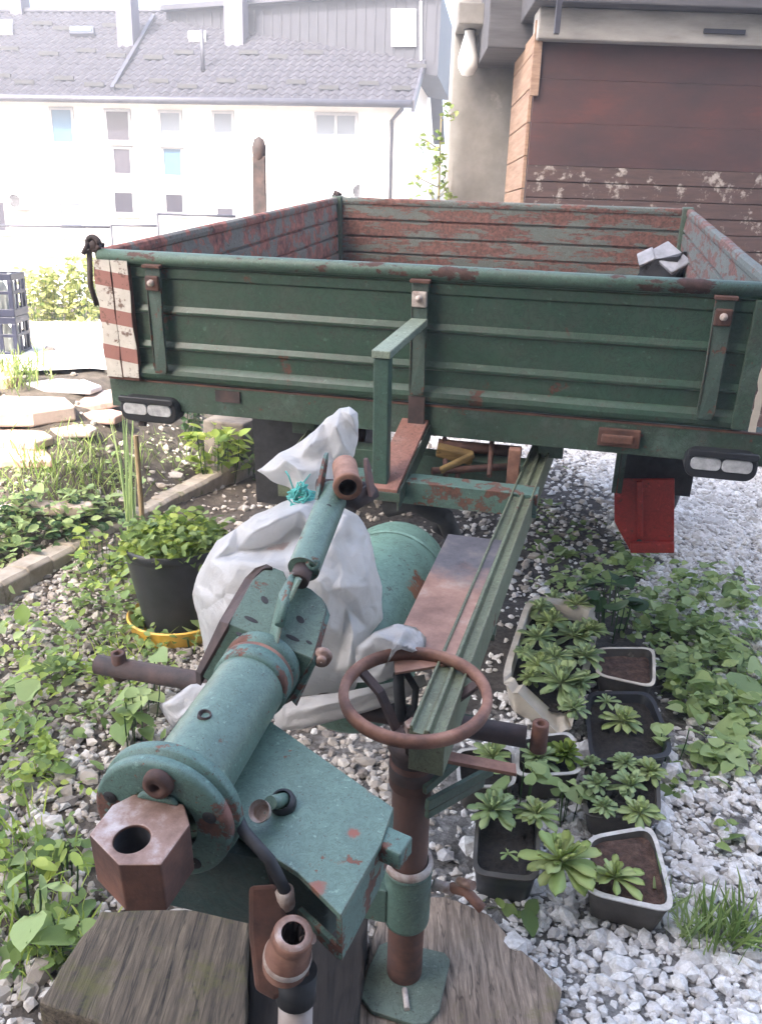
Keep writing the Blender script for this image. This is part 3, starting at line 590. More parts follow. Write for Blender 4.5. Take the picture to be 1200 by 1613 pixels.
mb = MB(); mb.tube([(-1.005+.02*math.cos(a), -.015, .43+.02*math.sin(a)) for a in np.linspace(0, 6.1, 14)], .009, 8); mb.tube([(-1.02, -.02, .41), (-1.025, -.03, .3), (-1.01, -.03, .24)], .009, 8); mb.build('latch_ring', RUSTD_M, tr)
# wooden bed
FLW = wood('bed_planks', (.05, .04, .03), (.2, .15, .11), None, (2, 30, 2))
mb = MB(); 
for i in range(14): mb.box((-.98+i*.14, .03, -.03), (-.98+i*.14+.136, 2.62, -.003))
mb.build('bed_floor', FLW, tr)
RAILP = paint('rail_pale_green', (.07, .125, .09), rust=.5, scale=14, dirt=.5, rough=.5, rustcol=(.1, .05, .04), stretch=(.5, 1, 1))
MB().tube([(-.99, -.008, .394), (-.5, -.008, .3935), (0, -.008, .395), (.5, -.009, .3935), (.99, -.008, .394)], .0215, 16).build('top_rail', RAILP, fb)
MB().box((-.93, -.014, -.0055), (1.06, .0, -.0005)).build('rusty_edge', RUSTY, tr)
# striped corner plates
m, n, l, b = newmat('red_white_stripes'); v = tc(n); sep = n.new('ShaderNodeSeparateXYZ'); l.new(v, sep.inputs[0])
w1 = n.new('ShaderNodeMath'); w1.operation = 'MULTIPLY_ADD'; w1.inputs[1].default_value = .12; l.new(sep.outputs[0], w1.inputs[0]); l.new(sep.outputs[2], w1.inputs[2])
w2 = n.new('ShaderNodeMath'); w2.operation = 'MULTIPLY'; w2.inputs[1].default_value = 1/.118; l.new(w1.outputs[0], w2.inputs[0])
w3 = n.new('ShaderNodeMath'); w3.operation = 'FRACT'; l.new(w2.outputs[0], w3.inputs[0]); w4 = n.new('ShaderNodeMath'); w4.operation = 'GREATER_THAN'; w4.inputs[1].default_value = .6; l.new(w3.outputs[0], w4.inputs[0])
c = mix(n, l, w4.outputs[0], mix(n, l, noi(n, l, v, 25, 5), (.42, .38, .32), (.68, .64, .58)), (.3, .135, .11))
c = mix(n, l, ramp(n, l, noi(n, l, v, 22, 7, .75), [(.54, g(0)), (.6, g(.9))]), c, (.13, .065, .045)); c = mix(n, l, ramp(n, l, noi(n, l, v, 60, 5, .7), [(.62, g(0)), (.66, g(.8))]), c, (.08, .04, .03))
l.new(c, b.inputs['Base Color']); b.inputs['Roughness'].default_value = .6; STR = m
def rag(z0, z1, x0, x1, y, k):
    r = random.Random(k); pts = [(x0, y, z0), (x1, y, z0)]; 
    for i in range(7): pts.append((x1+r.uniform(-.003, .003), y, z0+(z1-z0)*(i+1)/7))
    for i in range(7): pts.append((x0+r.uniform(-.004, .004), y, z1-(z1-z0)*i/8))
    return pts
cp = MB().prism(rag(.01, .385, -1.0, -.945, -.034, 1), (0, -.003, 0)).prism(rag(.012, .385, -.94, -.885, -.034, 2), (0, -.003, 0)).build('striped_plate', STR, fb)
cp['label'] = 'peeling red and white striped corner plate'
MB().prism(rag(.01, .2, 1.0, 1.02, -.034, 3), (0, -.003, 0)).build('corner_strip', CREAM, fb)
MB().box((-1.0, -.033, .0), (-.885, -.012, .37)).build('corner_plate', RUSTY, fb, bev=.003)
MB().box((.955, -.029, .01), (1.0, -.012, .37)).build('corner_plate', GREEND, fb, bev=.003)
# hinge straps
for x in (-.80, .048, .878):
    s = MB().prism([(x-.026, -.022, .372), (x+.026, -.022, .372), (x+.024, -.034, .2), (x+.024, -.036, .06), (x+.02, -.032, .035), (x-.02, -.032, .035), (x-.024, -.036, .06), (x-.024, -.034, .2)], (0, -.011, 0)).build('hinge_strap', STRAP, fb, bev=.003)
    MB().box((x-.03, -.046, .368), (x+.03, -.02, .378)).build('strap_lip', RUSTY, s, bev=.002)
    mb = MB(); mb.box((x-.022, -.049, .3), (x+.022, -.034, .345)); mb.build('strap_clasp', RUSTY if x != .048 else SCUFF, s, bev=.004)
    mb = MB(); mb.lathe([(.001, .012), (.009, .01), (.011, 0)], (x, -.05, .325), (0, -1, 0), n=10); mb.build('bolt', SCUFF, s)
MB().box((.048-.026, -.035, -.11), (.048+.026, -.03, .03)).build('centre_strap', RUSTD_M, tr, bev=.002)
# cross member under the board, chassis
mb = MB(); mb.prism([(-1.01, -.012, -.006), (-1.01, -.012, -.1), (-1.01, .07, -.1), (-1.01, .07, -.092), (-1.01, -.004, -.092), (-1.01, -.004, -.014), (-1.01, .07, -.014), (-1.01, .07, -.006)], (2.09, 0, 0)); xm = mb.build('cross_member', GREEND, tr, bev=.002)
a, c2 = LY(340, 640, -.02), LY(378, 640, -.02); MB().box((a[0], -.018, -.05), (c2[0], -.013, -.012)).build('maker_plate', RUSTD_M, xm)
mb = MB(); a = LY(980, 690, -.03); mb.box((a[0]-.07, -.03, -.075), (a[0]+.05, -.014, -.02)); mb.box((a[0]-.06, -.045, -.06), (a[0]+.03, -.03, -.035)); mb.build('rusty_bracket', RUSTY, xm, bev=.004)
mb = MB()
for x in (-.98, .97): mb.box((x-.03, .075, -.09), (x+.03, 2.6, -.035))
for y in (.6, 1.2, 1.8, 2.4): mb.box((-.94, y-.03, -.09), (.93, y+.03, -.04))
for x in (-.36, .46): mb.box((x-.04, .08, -.17), (x+.04, 2.6, -.095))
mb.build('chassis', GREEND, tr, bev=.003)
# marker lights
LENS = rough('clouded_lens', (.3, .3, .31), (.62, .62, .62), 40, .25, .3); 
def light(px0, py0, px1, py1, yy):
    a, c2 = LY(px0, (py0+py1)/2, yy), LY(px1, (py0+py1)/2, yy); x0, x1 = a[0], c2[0]; zc = (a[2]+c2[2])/2; hh = .042; mb = MB()
    def rr(w, h, x, z, k=6): 
        r_ = h*.8; pts = []
        for cx, cz, a0 in ((x+w-r_, z+h-r_, 0), (x-w+r_, z+h-r_, 90), (x-w+r_, z-h+r_, 180), (x+w-r_, z-h+r_, 270)):
            for i in range(k+1): an = rad(a0+90*i/k); pts.append((cx+r_*math.cos(an), cz+r_*math.sin(an)))
        return pts
    xc = (x0+x1)/2; w = (x1-x0)/2
    h0 = mb.prism([(x, yy, z) for x, z in rr(w, hh, xc, zc)], (0, .07, 0)).build('marker_light', PLASTB, tr, bev=.006)
    for s in (-1, 1): MB().prism([(x, yy-.006, z) for x, z in rr(w*.42, hh*.46, xc+s*w*.43, zc+.004)], (0, .01, 0)).build('lens', LENS, h0, bev=.003)
    MB().prism([(x, yy-.012, z) for x, z in rr(w*.97, hh*.25, xc, zc+hh*.86)], (0, .012, 0)).build('hood', PLASTB, h0, bev=.003)
light(190, 632, 277, 662, -.05); light(1077, 716, 1194, 753, -.05)
# stay of the left light
MB().bar((-.9, .0, -.1), (-.9, -.02, -.16), .02, .02, up=(1, 0, 0)).build('light_stay', RUSTD_M, tr)
# wheels
WY = 2.0
def wheel(x):
    w = MB().lathe([(.2, -.12), (.24, -.13), (.33, -.145), (.395, -.12), (.42, -.06), (.425, 0), (.42, .06), (.395, .12), (.33, .145), (.24, .13), (.2, .12)], (x, WY, -.745), (1, 0, 0), n=40).build('wheel', BLACK, tr)
    t = MB()
    for i in range(30):
        an = 2*math.pi*i/30; c_, s_ = math.cos(an), math.sin(an); R = np.array([[1, 0, 0], [0, c_, -s_], [0, s_, c_]]); t.box((-.11, -.02, .415), (.11, .02, .438), R, (x, WY, -.745))
    t.build('tread', BLACK, w, bev=.004); MB().lathe([(.001, -.03), (.1, -.03), (.13, .03), (.2, .05), (.205, -.1), (.22, -.11), (.22, .11), (.2, .1)], (x, WY, -.745), (1, 0, 0), n=32).build('rim', RUSTY, w)
wheel(-.8); wheel(.95)
MB().tube([(-.7, WY, -.745), (.85, WY, -.745)], .04).build('axle', RUSTD_M, tr)
mb = MB()
for x in (-.36, .46):
    for k in range(5): mb.box((x-.03, 1.55+k*.05, -.56-.012*k), (x+.03, 2.45-k*.05, -.549-.012*k))
    mb.box((x-.02, 1.56, -.56), (x+.02, 1.6, -.17)); mb.box((x-.02, 2.4, -.56), (x+.02, 2.44, -.17)); mb.box((x-.035, 1.96, -.75), (x+.035, 2.04, -.6))
mb.build('spring', RUSTD_M, tr)
# mudguard and red flap
a, c2 = LY(985, 712, .5), LY(1072, 755, .5)
MB().box((a[0]-.02, .5, -.42), (c2[0]+.04, .52, -.1)).build('mud_plate', BLACK, tr)
mp = LY(455, 700, .72); MB().box((LY(400, 700, .72)[0], .72, -.75), (LY(560, 700, .72)[0], .74, -.1)).build('mud_plate', BLACK, tr)
def fl(px, py): return LY(px, py, .44)
pol = [fl(967, 755), fl(1062, 755), fl(1061, 868), fl(992, 868), fl(967, 822)]
f_ = MB().prism(pol, (0, .012, 0)).build('red_flap', RED, tr, bev=.003)
x0, x1 = fl(1003, 760)[0], fl(1011, 760)[0]; MB().prism([fl(1001, 757), fl(1011, 757), fl(1013, 845), fl(1003, 845)], (0, -.014, 0)).build('flap_ridge', RED, f_, bev=.004)
q = fl(1006, 853); MB().lathe([(.001, .004), (.009, .004), (.01, 0)], q, (0, -1, 0), n=12).build('bolt', BLACK, f_)
q = fl(992, 868); MB().prism([fl(992, 852), fl(1061, 852), fl(1061, 868), fl(992, 868)], (0, -.02, 0)).build('flap_edge', RED, f_, bev=.004)
for px in (975, 984): a = LY(px, 712, .42); MB().bar((a[0], .42, -.1), (a[0], .42, -.4), .016, .016, up=(1, 0, 0)).build('flap_stay', GREEND, tr)
# ---------------- drawbar frame
def rail(x0, y0, x1, y1, z, name='drawbar_rail'):
    d = np.array([x1-x0, y1-y0, 0]); d /= np.linalg.norm(d); s = np.array([d[1], -d[0], 0]); cs = [(-.03, 0), (-.03, -.095), (.032, -.095), (.032, 0), (.027, 0), (.026, -.012), (.008, -.014), (.005, -.004), (-.002, -.004), (-.006, -.016), (-.024, -.014), (-.025, 0)]
    return MB().prism([np.array([x0, y0, z])+s*u+np.array([0, 0, w]) for u, w in cs], (x1-x0, y1-y0, 0)).build(name, BEAMM, tr, bev=.0015)
rail(.477, .9, .341, -1.33, -.152); rail(-.36, .9, -.29, -.27, -.152)
a = LZ(640, 766, -.16); c2 = LZ(826, 768, -.16)
mb = MB(); mb.prism([(a[0]-.34, -.27, -.155), (a[0]-.34, -.2, -.155), (a[0]-.34, -.2, -.165), (a[0]-.34, -.262, -.165), (a[0]-.34, -.262, -.225), (a[0]-.34, -.27, -.225)], (.71, .0, 0)); cm = mb.build('drawbar_crosspiece', TURQR, tr, bev=.002)
MB().box((-.3, -.02, -.235), (.4, .05, -.165)).build('drawbar_crosspiece', GREEND, tr, bev=.003)
mb = MB(); q = LY(808, 740, -.1); mb.box((q[0]-.018, -.11, -.2), (q[0]+.018, -.08, -.085)); mb.build('upright_stay', RUSTY2, tr, bev=.003)
YW = wood('ochre_timber', (.1, .06, .02), (.42, .27, .09), None, (8, 8, 30))
mb = MB(); p0, p1 = L(688, 708, 2.56), L(744, 722, 2.56); mb.bar(p0, p1, .05, .035); p0, p1 = L(692, 742, 2.5), L(746, 716, 2.52); mb.bar(p0, p1, .02, .02); mb.build('wedge_timber', YW, tr, bev=.006)
mb = MB()
for (x0, y0, x1, y1) in ((700, 690, 702, 760), (722, 700, 720, 765), (775, 690, 770, 750)):
    mb.tube([L(x0, y0, 2.6), L(x1, y1, 2.5)], .008, 8)
mb.tube([L(680, 742, 2.5), L(800, 735, 2.55)], .012, 8); mb.tube([L(690, 700, 2.6), L(820, 712, 2.6)], .018, 10); mb.build('linkage_rods', RUSTY, tr)
mb = MB(); mb.tube([L(610, 800, 2.5), L(650, 790, 2.45), L(700, 815, 2.5), L(715, 850, 2.6), L(690, 880, 2.7)], .03, 12); mb.tube([L(700, 780, 2.6), L(690, 830, 2.7), L(740, 860, 2.8)], .022, 12); mb.build('air_hose', BLACK, tr)
# light green plate inside the right rail
MB().prism([LZ(795, 805, -.2), LZ(826, 808, -.2), LZ(800, 858, -.2), LZ(772, 852, -.2)], (0, 0, -.01)).build('web_plate', TURQR, tr)
# sheet cover beside the tank
m, n, l, b = newmat('cover_sheet_rust'); v = tc(n); sep = n.new('ShaderNodeSeparateXYZ'); l.new(v, sep.inputs[0])
w1 = n.new('ShaderNodeMath'); w1.operation = 'MULTIPLY_ADD'; w1.inputs[1].default_value = .25; l.new(noi(n, l, v, 7, 6, .7), w1.inputs[0]); l.new(sep.outputs[1], w1.inputs[2])
mr = n.new('ShaderNodeMapRange'); mr.inputs['From Min'].default_value = -.69; mr.inputs['From Max'].default_value = -.6; l.new(w1.outputs[0], mr.inputs[0])
ca = ramp(n, l, noi(n, l, v, 12, 7, .7), [(.3, (.19, .095, .065)), (.55, (.34, .19, .135)), (.72, (.44, .34, .27))]); cb = ramp(n, l, noi(n, l, v, 10, 7, .7), [(.3, (.05, .046, .05)), (.5, (.11, .1, .105)), (.7, (.24, .2, .16))])
l.new(mix(n, l, mr.outputs[0], ca, cb), b.inputs['Base Color']); b.inputs['Roughness'].default_value = .5; bump(n, l, b, noi(n, l, v, 30, 6, .7), .4, .002)
MB().prism([(.246, -.57, -.158), (.39, -.57, -.158), (.388, -.6, -.158), (.352, -1.12, -.158), (.25, -1.18, -.158), (.226, -1.1, -.158)], (0, 0, -.006)).build('cover_sheet', m, tr, bev=.001)
# tank
R_ = .142; prof = [(.001, 0), (.07, .006), (.105, .02), (.128, .05), (R_, .09), (R_, .6), (.128, .64), (.105, .66), (.001, .67)]
tk = MB().lathe([(r, -t) for r, t in prof], (.094, -.37, -.34), (0, 1, 0), n=44).build('air_tank', TANKM, tr)
MB().lathe([(R_+.002, -.13), (R_+.004, -.135), (R_+.004, -.15), (R_+.002, -.155)], (.094, -.37, -.34), (0, 1, 0), n=44).build('weld_seam', TANKM, tk)
mb = MB()
for y in (-.5, -.9): mb.bar((-.25, y, -.475), (.38, y, -.475), .05, .02, up=(0, 0, 1)); 
mb.build('tank_cradle', GREEND, tr)
patch_at(TANKM, (.215, -.72, -.26), .055, (.24, .1, .05), 20); patch_at(TANKM, (.22, -.6, -.29), .03, (.2, .09, .05), 30)
q = LZ(557, 1312, -.1); patch_at(TURQ, tuple(q), .009, (.22, .07, .04), 90); q = LZ(592, 1242, -.1); patch_at(TURQ, tuple(q), .014, (.2, .08, .05), 70)
q = LZ(500, 1398, -.1); patch_at(TURQ, tuple(q), .012, (.2, .075, .045), 70); patch_at(TURQR, (.15, -1.71, -.02), .015, (.2, .09, .07), 50)
# ladder-like hand bracket
mb = MB(); mb.box((-.018, -.318, -.154), (.026, -.276, .21)); hb = mb.build('step_bracket', STRAP2 := paint('bracket_green', (.05, .1, .075), rust=.18, scale=9, dirt=.35, rough=.5), tr, bev=.004)
MB().prism([(-.022, -.325, .212), (.03, -.325, .212), (.075, -.04, .246), (.025, -.04, .246)], (0, 0, .022)).build('top_arm', paint('arm_pale_green', (.24, .29, .22), rust=.25, scale=12, dirt=.5, rough=.6), hb, bev=.003)
ch = MB().prism([(-.02, -.335, -.168), (.06, -.335, -.168), (.085, .0, -.058), (.0, .0, -.058)], (0, 0, .012)).build('rusty_channel', PINK, hb, bev=.002)
MB().prism([(.06, -.337, -.17), (.066, -.337, -.17), (.091, .0, -.06), (.085, .0, -.06)], (0, 0, -.05)).build('channel_side', GREEND, hb)
MB().box((-.05, -.345, -.19), (.07, -.337, -.165)).build('channel_end', GREEND, hb)
# ---------------- cross shaft
zr_ = -.32
mb = MB(); mb.tube([(.36-.8, -1.1, zr_), (.5, -1.1, zr_)], .022, 16); shf = mb.build('cross_shaft', RUSTD_M, tr)
for x in (-.385, .525): MB().lathe([(.008, -.02), (.008, .034), (.016, .034), (.017, -.03), (.012, -.03)], (x, -1.1, zr_+.005), (0, 0, 1), n=16).build('shaft_stub', RUSTY, shf)
# flat lever and lattice linkage near the jack
p0, p1 = L(700, 1192, 1.5), L(812, 1213, 1.5); MB().bar(p0, p1, .026, .008).build('flat_lever', RUSTY2, tr, bev=.001)
mb = MB(); mb.bar(L(672, 1268, 1.5), L(775, 1212, 1.62), .01, .022); mb.bar(L(672, 1282, 1.52), L(760, 1232, 1.64), .01, .018); mb.bar(L(668, 1245, 1.5), L(720, 1200, 1.56), .01, .018); mb.build('lattice_link', GREEND, tr, bev=.001)
# ---------------- support jack with hand wheel
JX, JY = .302, -1.247
jc = MB().tube([(JX, JY, -.885), (JX, JY, -.25)], .037, 28).build('support_jack', rough('brown_rusty_tube', (.06, .034, .028), (.2, .1, .07), 10, .6, .4, third=(.12, .062, .048), stretch=(1, 1, .35)), tr, autos=40)
MB().tube([(JX, JY, -.87), (JX, JY, -.72)], .0375, 28, cap=False).build('inner_tube', RUSTY, jc)
mb = MB(); mb.lathe([(.038, -.712), (.046, -.71), (.047, -.7), (.047, -.59), (.046, -.575), (.049, -.57), (.049, -.56), (.038, -.558)], (JX, JY, 0), n=32); slv = mb.build('sleeve', TURQ, jc)
MB().lathe([(.04, -.56), (.0495, -.559), (.0485, -.548), (.04, -.546)], (JX, JY, 0), n=32).build('weld_ring', SCUFF, slv)
MB().box((JX-.115, JY-.035, -.7), (JX-.035, JY+.02, -.61)).build('socket_tube', TURQ, jc, bev=.004)
def W3(px, py, z): r = ray(px, py); return TR.T @ (CC+r*((z-H0)/r[2])-TT)
BPM = paint('base_plate_green', (.13, .17, .13), rust=.3, scale=10, dirt=.6, rough=.65)
bp = MB().prism([W3(567, 1568, .046), W3(580, 1525, .046), W3(597, 1488, .046), W3(615, 1481, .046), W3(700, 1500, .046), W3(709, 1512, .046), W3(692, 1590, .046), W3(672, 1612, .046), W3(650, 1613, .046), W3(585, 1592, .046)], TR.T @ np.array([0, 0, -.011])).build('base_plate', BPM, jc, bev=.002)
MB().tube([W3(637, 1558, .05), W3(641, 1590, .05)], .006, 8).build('weld_lump', SCUFF, bp)
# rim
RR = .128; wz = -.148
mb = MB(); sec = [(.0, .016), (-.013, .013), (-.016, 0), (-.013, -.014), (.0, -.016), (.011, -.013), (.014, 0), (.011, .013)]; nn_ = 72; vs = []; 
for i in range(nn_):
    an = 2*math.pi*i/nn_
    for u, w in sec: vs.append((JX+(RR+u*.62)*math.cos(an), JY+(RR+u*.62)*math.sin(an), wz+w*.72))
mb.add(vs, [(i*8+k, ((i+1) % nn_)*8+k, ((i+1) % nn_)*8+(k+1) % 8, i*8+(k+1) % 8) for i in range(nn_) for k in range(8)], 0, True); hw = mb.build('hand_wheel', RUSTY2, jc)
for a0 in (155, 275, 35):
    an = rad(a0); d = np.array([math.cos(an), math.sin(an), 0]); t = np.array([-d[1], d[0], 0])
    q = [np.array([JX, JY, 0])+d*r+np.array([0, 0, z]) for r, z in ((RR-.003, wz-.008), (RR*.62, wz-.035), (.04, wz-.098))]
    mb = MB()
    for u, w in zip(q[:-1], q[1:]): mb.bar(u, w, .019, .009, over=.003)
    mb.build('spoke', RUSTD_M, hw, bev=.002)
MB().lathe([(.001, -.085), (.014, -.085), (.015, -.1), (.03, -.102), (.046, -.112), (.048, -.125), (.04, -.135), (.04, -.16), (.044, -.165), (.044, -.19), (.038, -.195)], (JX, JY, wz+.085-.075+.0), n=30).build('hub', RUSTD_M, hw)
MB().lathe([(.001, .022), (.012, .022), (.018, .018), (.018, 0)], (JX, JY, wz-.083), n=6, sm=False).build('hub_nut', WORN, hw)
MB().lathe([(.0375, -.03), (.043, -.03), (.043, .03), (.0375, .03)], (JX, JY, -.32), n=28).build('jack_collar', RUSTY, jc)
# clamp screw with tee handle at the right of the sleeve
p = [L(682, 1392, 1.66), L(715, 1402, 1.66)]; cl = MB().tube([p[0], p[1]], .011, 12).build('clamp_screw', SCUFF, jc)
MB().tube([L(722, 1388, 1.63), L(745, 1395, 1.6)], .009, 12).build('tee_handle', WORN, cl); MB().tube([L(712, 1398, 1.66), L(735, 1405, 1.62), L(760, 1432, 1.6)], .0105, 12).build('tee_handle', RUSTY2, cl)
# ---------------- hitch head
HX, HZ = .066, -.048
tb = MB().lathe([(.058, -1.69), (.058, -1.395)], (HX, 0, HZ), (0, 1, 0), n=48).build('drawbar_head', TURQ, tr)
MB().lathe([(.058, -1.43), (.0625, -1.428), (.0625, -1.40), (.059, -1.398), (.059, -1.39), (.064, -1.388), (.064, -1.365)], (HX, 0, HZ), (0, 1, 0), n=48).build('collar', TURQR, tb)
MB().lathe([(.061, -1.399), (.0612, -1.391)], (HX, 0, HZ), (0, 1, 0), n=48).build('rust_groove', RUSTY2, tb)
fl1 = MB().lathe([(.05, -1.722), (.088, -1.722), (.093, -1.719), (.094, -1.715), (.094, -1.706), (.088, -1.704), (.088, -1.7005), (.096, -1.698), (.097, -1.694), (.097, -1.684), (.094, -1.68), (.055, -1.68)], (HX, 0, HZ), (0, 1, 0), n=64).build('flange', TURQR, tb)
for an in (20, 90, 160, 235, 305):
    a = rad(an); c_ = (HX+.073*math.cos(a), -1.723, HZ+.073*math.sin(a))
    if an == 90: 
        bb = MB().lathe([(.02, 0), (.02, .004), (.0175, .012), (.008, .014), (.007, .005), (.001, .005)], (c_[0]+.006, c_[1], c_[2]-.004), (0, -1, 0), n=20).build('flange_bolt', RUSTY, fl1)
    else: MB().lathe([(.001, .0006), (.009, .0006), (.0095, 0)], c_, (0, -1, 0), n=16).build('bolt_hole', BLACK, fl1)
# hitch eye block with vertical hole
zt_, zb_ = -.008, -.083
pts = [(.034, -1.723), (.102, -1.723), (.124, -1.752), (.119, -1.816), (.073, -1.829), (.015, -1.797), (.017, -1.747)]
hcx, hcy = LZ(208, 1321, zt_)[:2]; hr = .0215
nb = 48; outer = []; cen = np.array([hcx, hcy])
for k in range(nb):
    d = np.array([math.cos(2*math.pi*k/nb), math.sin(2*math.pi*k/nb)]); best = None
    for i in range(len(pts)):
        a, c2 = np.array(pts[i]), np.array(pts[(i+1) % len(pts)]); e = c2-a; den = d[0]*e[1]-d[1]*e[0]
        if abs(den) < 1e-9: continue
        t = ((a-cen)[0]*e[1]-(a-cen)[1]*e[0])/den; u = ((a-cen)[0]*d[1]-(a-cen)[1]*d[0])/den
        if t > 0 and -1e-6 <= u <= 1+1e-6: best = t if best is None else min(best, t)
    outer.append(cen+d*best)
# move the ring points nearest to a corner onto it so the outline stays angular
for pcorn in pts:
    j = min(range(nb), key=lambda k: np.linalg.norm(outer[k]-np.array(pcorn))); outer[j] = np.array(pcorn, float)
mb = MB(); inner = [cen+hr*np.array([math.cos(2*math.pi*k/nb), math.sin(2*math.pi*k/nb)]) for k in range(nb)]
vs = [(*q, zt_) for q in outer]+[(*q, zt_) for q in inner]+[(*q, zt_-.0015-.0) for q in inner]+[(*q, zb_) for q in inner]+[(*q, zb_) for q in outer]
fs = []
for k in range(nb):
    j = (k+1) % nb; fs += [(k, j, nb+j, nb+k), (nb+k, nb+j, 3*nb+j, 3*nb+k), (3*nb+k, 3*nb+j, 4*nb+j, 4*nb+k), (4*nb+k, 4*nb+j, j, k)]
mb.add(vs, fs, 0); mb.mi = [0 if i % 4 == 0 else 1 for i in range(len(fs))]
eye = mb.build('hitch_eye', [WORN, RUSTY], tb, bev=.0022); eye['label'] = 'rusty angular towing eye with worn bright top and round hole'
MB().lathe([(hr-.0005, zt_-.0035), (hr-.0005, zb_+.001), (.001, zb_+.002)], (hcx, hcy, 0), n=32).build('eye_bore', BLACK, eye)
MB().prism([(.038, -1.722, zt_-.001), (.098, -1.722, zt_-.001), (.09, -1.722, zt_+.01), (.046, -1.722, zt_+.01)], (0, -.008, -.0)).build('eye_shoulder', TURQR, eye, bev=.004)
MB().lathe([(.012, 0), (.012, .006), (.007, .008), (.006, .002), (.001, .002)], (HX, -1.3, 0), n=8)
for px, py in ((322, 1130),):
    q = LA(px, py, 2, .007); MB().lathe([(.001, .003), (.007, .003), (.008, .008), (.0095, .008), (.0105, 0)], (q[0], q[1], .006), (.15, 0, 1), n=16).build('grease_nipple', RUSTD_M, tb)
# gusset plate under the tube
zp = -.1
pl4 = [LZ(415, 1128, zp), LZ(620, 1272, zp), LZ(600, 1330, zp), LZ(537, 1442, zp), LZ(470, 1375, zp), LZ(400, 1330, zp), (-.0, -1.6, zp), (-.0, -1.42, zp)]
gp = MB().prism(pl4, (0, 0, -.01)).build('gusset_plate', TURQ, tr, bev=.0015)
mb = MB(); a, c2, d3 = LZ(620, 1272, zp-.011), LZ(600, 1330, zp-.011), LZ(539, 1442, zp-.011)
mb.bar(a+np.array([-.004, 0, -.04]), c2+np.array([-.004, 0, -.04]), .008, .08); mb.bar(c2+np.array([-.004, 0, -.04]), d3+np.array([-.004, 0, -.04]), .008, .08)
mb.build('gusset_side', TURQR, gp)
mb = MB(); mb.bar(LZ(535, 1440, zp-.011)+np.array([0, .002, -.07]), LZ(470, 1378, zp-.011)+np.array([0, .0, -.07]), .008, .02); mb.build('gusset_bottom', TURQR, gp)
qa, qb = LZ(598, 1326, zp-.02), LZ(640, 1345, zp-.02); lg = MB().bar(qa, qb, .036, .03).build('lug', TURQR, gp, bev=.003)
MB().bar(qa+(qa-qb)/np.linalg.norm(qa-qb)*.0006, qa+(qb-qa)*.1, .026, .02).build('lug_hole', BLACK, lg)
sw = MB().box((.215, -1.30, -.72), (.30, -1.22, -.18)); 
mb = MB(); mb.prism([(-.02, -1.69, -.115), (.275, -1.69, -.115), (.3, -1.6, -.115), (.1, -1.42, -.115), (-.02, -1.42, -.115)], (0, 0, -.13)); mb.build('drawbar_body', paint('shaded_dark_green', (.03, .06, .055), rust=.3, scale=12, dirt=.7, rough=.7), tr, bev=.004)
# rust chip holes in plate are in the paint; small pin on the plate
q = LZ(448, 1268, zp); bs = MB().lathe([(.012, 0), (.019, .002), (.019, .012), (.014, .016)], (q[0], q[1], zp), (-.15, -.45, 1), n=20).build('pin_ring', BLACK, gp)
MB().tube([q+np.array([-.0, 0, .01]), q+np.array([-.008, -.03, .03])], .0095, 18).build('pin', TURQ, bs)
MB().lathe([(.001, .014), (.009, .014), (.0115, .01), (.0115, 0), (.015, 0), (.015, -.006)], q+np.array([-.014, -.05, .032]), (.1, .5, -.6), n=18).build('pin_end', SCUFF, bs)
# bracket behind the collar
def by(px, py, y): return LY(px, py, y)
yb = -1.36; yt_ = yb+.1
lower = [LY(x, y, yb) for x, y in ((316, 1062), (360, 983), (492, 1038), (459, 1100), (430, 1128), (350, 1100))]
ub = MB().prism(lower, (0, .008, 0)).build('slotted_bracket', TURQ, tr, bev=.002)
thk = np.array([0, .003, -.006])
def planar(px, a, b_, c_):
    o = TR.T @ (CC-TT); nn = np.cross(b_-a, c_-a); out = []
    for x, y in px: r = TR.T @ ray(x, y); out.append(o+r*(np.dot(nn, a-o)/np.dot(nn, r)))
    nn = nn/np.linalg.norm(nn); nn = nn if nn @ (o-a) > 0 else -nn; return out, nn
for px, (a, b_, c_), sl_ in ((((360, 983), (424, 1010), (452, 912), (447, 900), (432, 894), (415, 898), (398, 913)), (LY(360, 983, yb), LY(424, 1010, yb), LY(415, 898, yt_)), ((396, 976, 11, 3.5), (417, 945, 6, 5.5), (379, 1000, 8, 3))),
    (((428, 1012), (492, 1038), (514, 960), (508, 943), (490, 928), (470, 918), (456, 910)), (LY(428, 1012, yb), LY(492, 1038, yb), LY(490, 928, yt_)), ((461, 1005, 11, 3.5), (473, 976, 6.5, 5.5), (487, 1012, 5, 2.5)))):
    pp, nn = planar(px, a, b_, c_); f_ = MB().prism(pp, -nn*.006).build('slotted_face', TURQ, ub, bev=.0012)
    for x, y, ra, rb_ in sl_:
        ring, _ = planar([(x+ra*math.cos(t)-.0*rb_*math.sin(t), y+ra*.42*math.cos(t)+rb_*math.sin(t)) for t in np.linspace(0, 6.283, 17)[:-1]], a, b_, c_); MB().prism([q+nn*.0006 for q in ring], -nn*.0004).build('slot', BLACK, f_)
MB().prism([LY(420, 1012, yb-.004), LY(432, 1014, yb-.02), LY(446, 960, yb+.02), LY(470, 912, yb+.05), LY(458, 900, yt_), LY(440, 935, yb+.06)], (.007, .001, 0)).build('centre_rib', TURQ, ub, bev=.0015)
MB().prism([LY(316, 1062, yb-.003), LY(360, 983, yb-.003), LY(398, 913, yt_-.006), LY(414, 897, yt_), LY(430, 893, yt_+.004), LY(420, 888, yt_+.01), LY(402, 894, yt_+.006), LY(386, 910, yt_), LY(346, 978, yb+.02), LY(308, 1058, yb+.01)], (-.004, .006, -.03)).build('side_cheek', RUSTD_M, ub, bev=.001)
